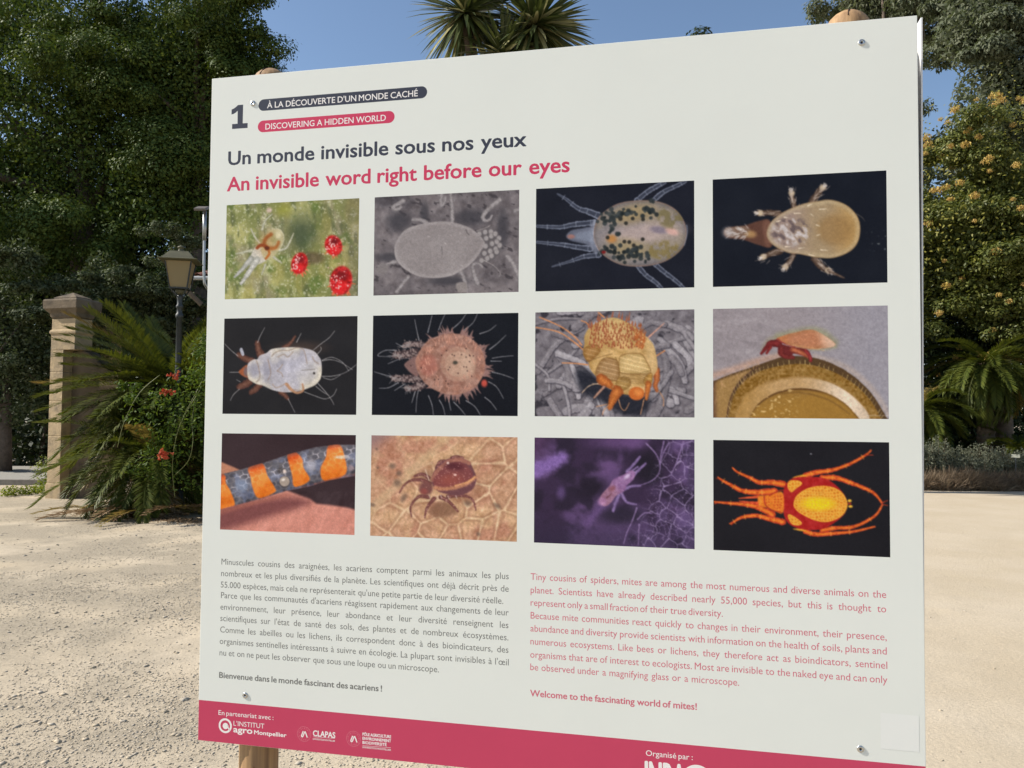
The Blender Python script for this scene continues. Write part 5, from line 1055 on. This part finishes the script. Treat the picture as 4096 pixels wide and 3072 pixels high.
for pts in [[(700,1900,12.0),(755,1840,11.95),(772,1760,11.95),(768,1690,12.05),(780,1600,12.1)],[(470,1790,12.2),(500,1680,12.15),(560,1570,12.2),(640,1500,12.3)],[(700,1990,12.05),(690,1850,12.0),(720,1700,12.0),(800,1560,12.1)],[(830,1480,12.3),(790,1560,12.1),(740,1650,12.0)]]:
    MB().tube(catmull([at(q[0],q[1],q[2]-.5)-vb for q in pts],5), .0055, 5).build('stem', M_stem, vine, smooth=True)
M_tr = leafmat('trumpet_flower', G_((.60,.10,.05),(.70,.17,.07),(.52,.07,.04),(.74,.26,.10)), .45, .3)
for (px, py, d, k) in [(672,1568,11.95,11),(652,1815,11.9,13),(690,1502,12.1,6),(668,1822,11.9,5)]:
    m = MB(); c = at(px,py,d-.55)-vb; R = np.random.RandomState(px)
    for i in range(k):
        v = R.randn(3)*np.array([1,.6,.7])+np.array([0,-.5,.1]); v /= np.linalg.norm(v); o_ = c+R.randn(3)*np.array([.032,.02,.024])
        m.lathe([(.004,0),(.007,.022),(.012,.045),(.026,.058),(.020,.056),(.004,.03)], 7, o_, v); m.tube([c, c*.5+o_*.5+np.array([0,0,.01]), o_], .004, 4)
    m.build('flower_cluster', M_tr, vine)

# weeds creeping at the foot of the pillar
def weed(label, pts, seed, mat, L=.055, per=70, z=.10, r0=.16):
    r = np.random.RandomState(seed); b = np.array(pts[0],float); b[2] = 0; t = empty('weed', tuple(b), label, 'weed')
    C = [tuple(np.array(p)-b+np.array([r.randn()*.08,r.randn()*.08,z*(.4+r.rand()*.8)]))+(r0,r0,z) for p in pts for _ in range(2)]
    P, Nn = clump_points(r, C, per, .2); P[:,2] = np.maximum(P[:,2],.015); n = len(P)
    link('foliage', npmesh('foliage', leaves(r,P,Nn,L,L*.5,0,.1), QF(n)), mat, t)
    m = MB(); Q = [np.array(p)-b+np.array([0,0,.03]) for p in pts]; m.tube(Q, .005, 4); m.build('stem', M_stem, t)
M_weed = leafmat('leaf_weed', G_((.13,.17,.02),(.20,.24,.03),(.10,.14,.02),(.26,.27,.05)), .5, .4, (1.2,1.2,.5), .3)
weed('yellow-green weed creeping over the sand left of the front pillar foot', [gnd(205,1975),gnd(170,1968),gnd(140,1972),gnd(110,1978),gnd(75,1982),gnd(40,1985)], 71, M_weed)
weed('upright yellow-green weed growing against the front pillar foot', [gnd(205,1978)+np.array([0,0,.1]),gnd(200,1980)+np.array([0,0,.3]),gnd(212,1985)+np.array([0,0,.5])], 72, M_weed, z=.16)

# grey shrubs and dry grass along the right border
def shrub(label, base, rx, h, seed, group):
    r = np.random.RandomState(seed); t = empty('grey_shrub', tuple(base), label, 'shrub', group); n = 5200
    # many upright leafy shoots
    k = 90; a = r.rand(k)*6.28; q = r.rand(k)**.5; top = np.c_[np.cos(a)*q*rx, np.sin(a)*q*rx*.7, h*(1.05-.45*q**2)*(.75+.3*r.rand(k))]; bot = top*np.array([.45,.45,.0])+np.array([0,0,.02])
    s = r.rand(n)**.6; i = r.randint(k,size=n); P = bot[i]*(1-s[:,None])+top[i]*s[:,None]+r.randn(n,3)*.03; Nn = r.randn(n,3)+np.array([0,0,.3]); Nn /= np.linalg.norm(Nn,axis=1)[:,None]; P[:,2] = np.maximum(P[:,2],.02)
    link('foliage', npmesh('foliage', leaves(r,P,Nn,.06,.02,-.3,.1), QF(n)), M_lav, t); m = MB()
    for j in range(0,k,3): m.tube([bot[j],(bot[j]+top[j])/2,top[j]],[.006,.004,.002],4)
    m.build('stem', M_twig, t)
M_lav = leafmat('leaf_grey_shrub', G_((.12,.13,.085),(.17,.18,.115),(.22,.225,.155),(.14,.155,.09)), .6, .3)
M_twig = plain('twig',(.16,.115,.07),.9)
M_dry = leafmat('dry_grass', G_((.19,.135,.085),(.27,.20,.125),(.15,.10,.065),(.33,.26,.17)), .8, .2)
SG = 'grey shrubs along the right border'
for i, (px, d, rx, h, lb) in enumerate([(3665,18.15,.55,1.1,'grey-leaved shrub partly hidden by the right board edge'),(3752,18.15,.5,1.12,'tallest grey-leaved shrub just right of the board edge'),(3838,18.2,.42,.9,'smaller grey-leaved shrub below the drooping cycad'),(3925,18.15,.55,1.0,'grey-leaved shrub left of the white plant label'),(4020,18.1,.55,.92,'grey-leaved shrub in front of the white plant label'),(4120,18.15,.55,.9,'grey-leaved shrub cut by the right picture edge')]):
    q = at(px,1700,d); q[2] = 0; shrub(lb, q, rx, h, 80+i, SG)
def drygrass(label, base, rx, h, seed):
    r = np.random.RandomState(seed); t = empty('dry_grass', tuple(base), label, 'grass', 'dry grass tufts along the right border'); n = 1900
    a = r.rand(n)*6.28; q = r.rand(n)**.5*rx*(1+.25*r.randn(n)); B = np.c_[np.cos(a)*q, np.sin(a)*q*.5, np.zeros(n)]; D = np.c_[r.randn(n)*.75+np.cos(a)*.4, r.randn(n)*.45-.15, np.ones(n)*.75]; D /= np.linalg.norm(D,axis=1)[:,None]
    L = h*(.55+.6*r.rand(n)); S = np.cross(D, r.randn(n,3)); S /= np.linalg.norm(S,axis=1)[:,None]; w = .006
    M1 = B+D*L[:,None]*.5; T = B+D*L[:,None]; T[:,2] -= L*.15; T[:,2] = np.maximum(T[:,2],.02)
    V = np.stack([B-S*w, B+S*w, M1+S*w*.8, M1-S*w*.8, M1-S*w*.8, M1+S*w*.8, T+S*.001, T-S*.001],1).reshape(-1,3)
    link('blades', npmesh('blades', V, QF(2*n)), M_dry, t)
lbs = ['brown dry grass tuft against the right board edge','brown dry grass tuft below the tallest grey shrub','pale brown dry grass tuft in a gap between grey shrubs','wide brown dry grass tuft below the smaller grey shrub','brown dry grass tuft left of the plant label','brown dry grass tuft in front of the plant label','brown dry grass tuft at the right picture edge','brown dry grass tuft cut by the right picture edge']
for i, px in enumerate([3680,3735,3795,3850,3915,3975,4040,4105]):
    q = at(px,1700,17.72+.10*math.sin(i*2.3)); q[2] = 0; drygrass(lbs[i], q, .36+.1*((i*5)%3)/2, (.44,.58,.40,.62,.5,.38,.56,.48)[i], 90+i)
# plant label
q = at(4062,1800,17.9); q[2] = 0; pl = empty('plant_label', tuple(q), 'small cream plant label on a stake among the grey shrubs', 'sign', rz=-.5)
MB().box((0,0,.74),(.17,.004,.075)).build('plate', plain('label_plate',(.78,.74,.56),.5), pl, bevel=.0015); MB().box((0,.006,.36),(.02,.006,.76)).build('stake', plain('label_stake',(.12,.12,.12),.6), pl)
# leaf litter along the foot of both borders
r = np.random.RandomState(55); n = 5200; Q = np.concatenate([np.array([gnd(330,2045)[:2]])*(1-s)+np.array([gnd(800,2090)[:2]])*s for s in r.rand(n//2,1)]); Q2 = np.concatenate([np.array([gnd(3650,1958)[:2]])*(1-s)+np.array([gnd(4140,1960)[:2]])*s for s in r.rand(n//2,1)])
Q = np.concatenate([Q,Q2])+r.randn(n,2)*np.array([.1,.16]); P = np.c_[Q, ground_h(Q[:,0],Q[:,1])+.008]; Nn = r.randn(n,3)*.3+np.array([0,0,1]); Nn /= np.linalg.norm(Nn,axis=1)[:,None]
tag(link('leaf_litter', npmesh('leaf_litter', leaves(r,P,Nn,.06*(.4+r.rand(n)),.016,0,.1), QF(n)), M_fr_dead), 'brown fallen leaf litter along the foot of the plant borders', 'leaf litter', kind='stuff')

# yucca
yb = np.array([-.2,17.35,0.]); yu = empty('yucca', tuple(yb), 'tall yucca with two spiky leaf heads rising above the board', 'yucca')
M_yu = leafmat('yucca_leaf', G_((.045,.065,.022),(.07,.09,.03),(.10,.12,.045)), .4, .18, (1.2,1.15,.5), .45)
M_yo = leafmat('yucca_leaf_pale', G_((.30,.28,.12),(.40,.37,.18),(.24,.24,.09)), .5, .25)
def rosette(c, n, L, seed, lean):
    r = np.random.RandomState(seed); n_ = n; V = []; V2 = []
    for k in range(n):
        z = 1-2.0*(k+.5)/n*.92; th = k*2.39996; s = math.sqrt(max(0,1-z*z)); d = np.array([math.cos(th)*s, math.sin(th)*s, z+lean]); d += r.randn(3)*.1; d /= np.linalg.norm(d)
        l = L*(.85+.3*r.rand()); S = np.cross(d,[0,0,1.]); S /= np.linalg.norm(S)+1e-9; U = np.cross(S,d); w = .043+.018*r.rand(); sag = .10+.25*max(0,-z+.3)
        Cn = [np.array(c)+d*.06, np.array(c)+d*l*.4-np.array([0,0,sag*.16*l]), np.array(c)+d*l*.75-np.array([0,0,sag*.55*l]), np.array(c)+d*l-np.array([0,0,sag*l])]
        ws = [w*.7,w,w*.62,.002]
        tgt = V2 if (z < .15 and r.rand() < .4) else V
        for i in range(3): tgt += [Cn[i]-S*ws[i], Cn[i]+U*ws[i]*.0, Cn[i+1]+U*0, Cn[i+1]-S*ws[i+1]]; tgt += [Cn[i], Cn[i]+S*ws[i]+U*ws[i]*.35, Cn[i+1]+S*ws[i+1]+U*ws[i+1]*.35, Cn[i+1]]
    return np.array(V), np.array(V2)
for i, (px, py, n, sd_) in enumerate([(1862,55,230,1),(2140,105,330,2),(2010,225,150,3)]):
    c = at(px,py,17.35-.1*i)-yb; V, V2 = rosette(c, n, [1.20,1.30,1.06][i], sd_, .0)
    o = link('leaf_rosette', npmesh('leaf_rosette', V, QF(len(V)//4)), M_yu, yu); link('pale_leaves', npmesh('pale_leaves', V2, QF(len(V2)//4)), M_yo, o)
    MB().tube(catmull([(0,0,-.2),(c[0]*.1,c[1]*.2,c[2]*.35),(c[0]*.6,c[1]*.5,c[2]*.75),tuple(c)],4), np.linspace(.22,.10,13), 9).build('trunk', M_bark, yu, smooth=True)
# far tree whose tip shows above the board
tree('conifer', 'small dark treetop just showing above the top edge of the board', 'tree', (11.5,50,0), [(11.5,50,19,1.4,1.4,6.2),(11.4,50,25.0,.45,.45,.75)], 90, .5, .9, 160, .3, .15, M_lf2, 44, .3)
# ------------------------------------------------------------------ masonry, lamp, house
def stonemat(name, c, dark, stain=.5):
    m, N, L, P = newmat(name); tc = N.new('ShaderNodeTexCoord')
    def nz(sc, det=7, ro=.62):
        z = N.new('ShaderNodeTexNoise'); z.inputs['Scale'].default_value = sc; z.inputs['Detail'].default_value = det; z.inputs['Roughness'].default_value = ro; L.new(tc.outputs['Object'], z.inputs['Vector']); return z.outputs['Fac']
    r1 = N.new('ShaderNodeValToRGB'); e = r1.color_ramp.elements; e[0].position = .34; e[0].color = tuple(x*.72 for x in c)+(1,); e[1].position = .66; e[1].color = tuple(c)+(1,); L.new(nz(3.5), r1.inputs['Fac'])
    r2 = N.new('ShaderNodeValToRGB'); e = r2.color_ramp.elements; e[0].position = stain; e[0].color = (0,0,0,1); e[1].position = stain+.14; e[1].color = (1,1,1,1); L.new(nz(2.1,9,.7), r2.inputs['Fac'])
    mx = N.new('ShaderNodeMixRGB'); L.new(r2.outputs[0], mx.inputs[0]); L.new(r1.outputs[0], mx.inputs[1]); mx.inputs[2].default_value = tuple(dark)+(1,); L.new(mx.outputs[0], P.inputs['Base Color'])
    P.inputs['Roughness'].default_value = .92; P.inputs['Specular IOR Level'].default_value = .15
    b = N.new('ShaderNodeBump'); b.inputs['Strength'].default_value = .6; b.inputs['Distance'].default_value = .02; L.new(nz(22,8,.7), b.inputs['Height']); L.new(b.outputs[0], P.inputs['Normal']); return m
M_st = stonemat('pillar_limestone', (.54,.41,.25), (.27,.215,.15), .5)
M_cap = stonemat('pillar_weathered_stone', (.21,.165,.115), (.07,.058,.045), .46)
def pillar(base, H, label, rz, s=1.0, narrow=False):
    t = empty('gate_pillar', tuple(base), label, 'gate pillar', 'stone gate pillars', rz)
    w = .285*s; k = H; dp = .7
    if narrow:
        MB().sq([(.18,w*1.03*dp,-.1),(.18,w*1.03*dp,.24),(.165,w*1.0*dp,.28)], (-w+.15,0,0)).build('plinth', M_st, t, bevel=.012)
        jp = [(.152,w*.99*dp,.282)]
        for jz in (.30,.47,.61): jp += [(.151,w*.985*dp,k*jz-.012),(.144,w*.965*dp,k*jz-.004),(.144,w*.965*dp,k*jz+.004),(.151,w*.985*dp,k*jz+.012)]
        MB().sq(jp+[(.148,w*.98*dp,k*.715)], (-w+.15,0,0)).build('shaft', M_st, t, bevel=.015)
    else:
        MB().sq([(w*1.18,w*1.18*dp,-.1),(w*1.18,w*1.18*dp,.22),(w*1.05,w*1.05*dp,.30)]).build('plinth', M_st, t, bevel=.012)
        MB().sq([(w*1.02,w*1.02*dp,.302),(w*1.0,w*1.0*dp,k*.715)]).build('shaft', M_st, t, bevel=.015)
    MB().sq([(w*.985,w*.985*dp,k*.716),(w*.985,w*.985*dp,k*.792),(w*1.07,w*1.07*dp,k*.795),(w*1.09,w*1.09*dp,k*.804),(w*1.05,w*1.05*dp,k*.812),(w*.97,w*.97*dp,k*.814),(w*.96,w*.96*dp,k*.868)]).build('necking', M_st, t, bevel=.008)
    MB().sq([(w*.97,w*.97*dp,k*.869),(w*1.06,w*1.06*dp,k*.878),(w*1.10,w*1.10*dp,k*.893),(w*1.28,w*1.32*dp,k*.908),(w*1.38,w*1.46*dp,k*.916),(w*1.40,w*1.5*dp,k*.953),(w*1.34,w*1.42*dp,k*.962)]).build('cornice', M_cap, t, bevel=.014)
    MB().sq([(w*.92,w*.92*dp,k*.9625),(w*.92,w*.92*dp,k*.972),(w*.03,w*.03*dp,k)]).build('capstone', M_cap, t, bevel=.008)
    return t
PA = np.array([-8.14,14.75,0.]); PBk = np.array([-10.45,20.6,0.])
pa = pillar(PA, 3.78, 'front stone gate pillar with heavy weathered cornice, nearest the viewer', rad(-18), 1.0, True)
# scroll-topped buttress against the pillar's right side
P2 = [(.02,-.1),(.02,2.69),(.25,2.70),(.40,2.66),(.56,2.56),(.72,2.42),(.86,2.34),(1.02,2.30),(1.10,2.24),(1.10,-.1)]
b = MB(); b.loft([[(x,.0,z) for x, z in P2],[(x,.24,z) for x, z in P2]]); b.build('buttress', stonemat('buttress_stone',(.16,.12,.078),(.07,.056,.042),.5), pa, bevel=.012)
pillar(PBk, 3.95, 'rear stone gate pillar half hidden by cycad fronds', rad(-18), 1.0)
wl_ = empty('garden_wall', (-6.75,15.2,0), 'low rough stone wall with coping running behind the cycads', 'wall', rz=rad(4))
MB().box((1.9,0,1.10),(4.2,.36,2.35)).build('masonry', stonemat('wall_rubble',(.24,.18,.125),(.10,.08,.06),.5), wl_, bevel=.015)
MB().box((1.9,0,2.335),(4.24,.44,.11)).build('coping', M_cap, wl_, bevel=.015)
# raised pavement with kerb
pv = MB(); pv.box((-15.1,19.3,.05),(12.6,4.0,.14)); tag(pv.build('pavement', plain('pavement_concrete',(.27,.255,.22),.9,nscale=6,namt=.12,bump=.3,bscale=60)), kind='structure')
kb = MB()
kb.box((-15.1,17.22,.04),(12.6,.15,.17)); tag(kb.build('kerb', plain('kerb_stone',(.26,.235,.20),.9,nscale=8,namt=.2), bevel=.015), kind='structure')

# lantern on a cast post
LB = np.array([-5.60,13.4,0.]); lamp = empty('street_lamp', tuple(LB), 'old four-sided street lantern on a dark cast-iron post amid the cycads', 'street lamp', rz=rad(12))
M_iron = plain('cast_iron_dark', (.030,.034,.034), .5, spec=.5, nscale=18, namt=.35, bump=.25)
M_hood = plain('lantern_hood', (.105,.098,.055), .6, spec=.35, nscale=9, namt=.2)
def frostmat():
    m, N, L, P = newmat('frosted_pane'); P.inputs['Base Color'].default_value = (.46,.37,.20,1); P.inputs['Roughness'].default_value = .35; P.inputs['Specular IOR Level'].default_value = .5
    t = N.new('ShaderNodeBsdfTranslucent'); t.inputs[0].default_value = (.62,.50,.26,1); mx = N.new('ShaderNodeMixShader'); mx.inputs[0].default_value = .5; L.new(P.outputs[0], mx.inputs[1]); L.new(t.outputs[0], mx.inputs[2]); L.new(mx.outputs[0], N['Material Output'].inputs[0]); return m
M_pane = frostmat()
zb, zt = 3.66, 4.105; hb, ht = .135, .205
MB().lathe([(.14,-.1),(.14,.25),(.12,.30),(.075,.38),(.062,.55),(.055,1.2),(.050,2.4),(.046,3.16),(.060,3.17),(.064,3.20),(.060,3.23),(.044,3.25),(.044,3.33),(.058,3.345),(.058,3.37),(.040,3.40),(.046,3.50),(.056,3.53),(.030,3.56)], 18).build('post', M_iron, lamp, smooth=True)
cr_ = MB()
for sx in (-1,1):
    for sy in (-1,1): cr_.tube(catmull([(0,0,3.50),(sx*.05,sy*.05,3.54),(sx*.10,sy*.10,3.60),(sx*hb*.95,sy*hb*.95,zb)],4), .011, 6)
cr_.build('cradle', M_iron, lamp)
MB().lathe([(.02,3.56),(.075,3.60),(.08,3.64),(.02,3.648)], 14).build('burner_cup', M_hood, lamp, smooth=True)
fr = MB(); fr.sq([(hb+.012,hb+.012,zb-.012),(hb+.014,hb+.014,zb+.012)])
for sx in (-1,1):
    for sy in (-1,1): fr.tube([(sx*hb,sy*hb,zb),(sx*ht,sy*ht,zt)], .013, 4)
fr.build('lantern_frame', M_iron, lamp)
for k in range(4):
    a = k*math.pi/2; ca, sa = math.cos(a), math.sin(a)
    def q(x, y, z): return (x*ca-y*sa, x*sa+y*ca, z)
    i_ = .006; MB().loft([[q(-hb+.01,-hb+i_,zb+.014),q(hb-.01,-hb+i_,zb+.014),q(hb-.01,-hb+i_+.003,zb+.014),q(-hb+.01,-hb+i_+.003,zb+.014)],[q(-ht+.012,-ht+i_,zt-.002),q(ht-.012,-ht+i_,zt-.002),q(ht-.012,-ht+i_+.003,zt-.002),q(-ht+.012,-ht+i_+.003,zt-.002)]]).build('pane', M_pane, lamp)
MB().sq([(.215,.215,zt+.002),(.305,.305,zt+.012),(.312,.312,zt+.026),(.255,.255,zt+.042),(.15,.15,zt+.165),(.146,.146,zt+.174)]).build('hood', M_hood, lamp, bevel=.004)
MB().lathe([(.052,zt+.174),(.046,zt+.20),(.034,zt+.235),(.040,zt+.242),(.056,zt+.252),(.056,zt+.262),(.036,zt+.278),(.010,zt+.288),(.004,zt+.298)], 16).build('finial', M_hood, lamp, smooth=True)
# galvanised floodlight pole fixed to the house
M_galv = plain('galvanised_steel', (.42,.43,.43), .45, metal=.8, nscale=12, namt=.15)
fb = at(816,1130,14.9); fp_ = empty('floodlight_pole', tuple(fb), 'thin galvanised pole with small floodlight at the left board edge', 'floodlight')
zt_ = at(818,850,14.9)-fb
MB().tube(catmull([(.40,.9,-.30),(.14,.35,-.22),(.03,.06,-.08),(0,0,.12),tuple(zt_*.55),tuple(zt_)],5), .026, 8).build('pole', M_galv, fp_, smooth=True)
MB().lathe([(.036,.0),(.036,.55)], 10, tuple(zt_*.60)).build('sleeve', M_galv, fp_, smooth=True)
MB().box(tuple(zt_+np.array([-.03,-.06,.06])),(.22,.22,.05),np.array(Matrix.Rotation(rad(24),3,'X'))).build('lamp_head', plain('floodlight_shell',(.16,.14,.125),.5,metal=.2), fp_, bevel=.01)

# tiled house behind the lantern
hs = empty('tiled_house', (-6.55,17.3,0), 'house corner with red roman tile roof behind the lantern', 'house')
MB().box((3.0,2.2,2.2),(6.0,4.0,4.6)).build('wall', stonemat('house_render',(.30,.25,.19),(.16,.13,.10),.55), hs)
def tilemat():
    m, N, L, P = newmat('roman_tile'); g = N.new('ShaderNodeNewGeometry'); rp = N.new('ShaderNodeValToRGB'); e = rp.color_ramp.elements
    e[0].color = (.30,.085,.05,1); e[1].color = (.42,.32,.27,1); e.new(.45).color = (.34,.13,.075,1); L.new(g.outputs['Random Per Island'], rp.inputs['Fac']); L.new(rp.outputs[0], P.inputs['Base Color']); P.inputs['Roughness'].default_value = .85; return m
V = []; Fc = []
y0r, z0r, y1r, z1r = -.35, 4.46, 2.2, 5.18; sl = np.array([0,y1r-y0r,z1r-z0r]); LnS = np.linalg.norm(sl); sl /= LnS; up = np.array([0,-sl[2],sl[1]])
for row in range(7):
    for col in range(34):
        x = -.28+col*.19; s0 = row*LnS/7; s1 = s0+LnS/7+.05
        for j, (s_, h0) in enumerate([(s0,.03),(s1,.0)]):
            for a in np.linspace(0,math.pi,6):
                p = np.array([x+.095-math.cos(a)*.088*(1.0 if j==0 else .85), 0, 0])+np.array([0,y0r,z0r])+sl*s_+up*(math.sin(a)*.06+h0+.01*row*0); V.append(p)
        b = len(V)-12
        for i in range(5): Fc.append((b+i,b+i+1,b+6+i+1,b+6+i))
rf = MB(); rf.loft([[(-.3,y0r,z0r-.06),(6.25,y0r,z0r-.06),(6.25,y0r,z0r),(-.3,y0r,z0r)],[(-.3,y1r,z1r-.06),(6.25,y1r,z1r-.06),(6.25,y1r,z1r),(-.3,y1r,z1r)]]); rf.loft([[(-.3,y1r+.002,z1r-.06),(6.25,y1r+.002,z1r-.06),(6.25,y1r+.002,z1r),(-.3,y1r+.002,z1r)],[(-.3,4.6,z0r),(6.25,4.6,z0r),(6.25,4.6,z0r+.06),(-.3,4.6,z0r+.06)]])
ro = rf.build('roof', plain('roof_boards',(.10,.075,.055),.9), hs); link('tiles', npmesh('tiles', V, Fc), tilemat(), ro)
MB().tube([(-.32,y0r-.06,z0r-.03),(6.25,y0r-.06,z0r-.03)], .045, 8).build('gutter', plain('zinc_gutter',(.40,.41,.40),.5,metal=.5), hs)
hb0 = np.array([-6.55,17.3,0])
MB().tube([at(735,1150,17.0)-hb0, at(806,1218,17.15)-hb0], .055, 8).build('brace', plain('old_timber',(.16,.125,.09),.9,nscale=10,namt=.3), hs)
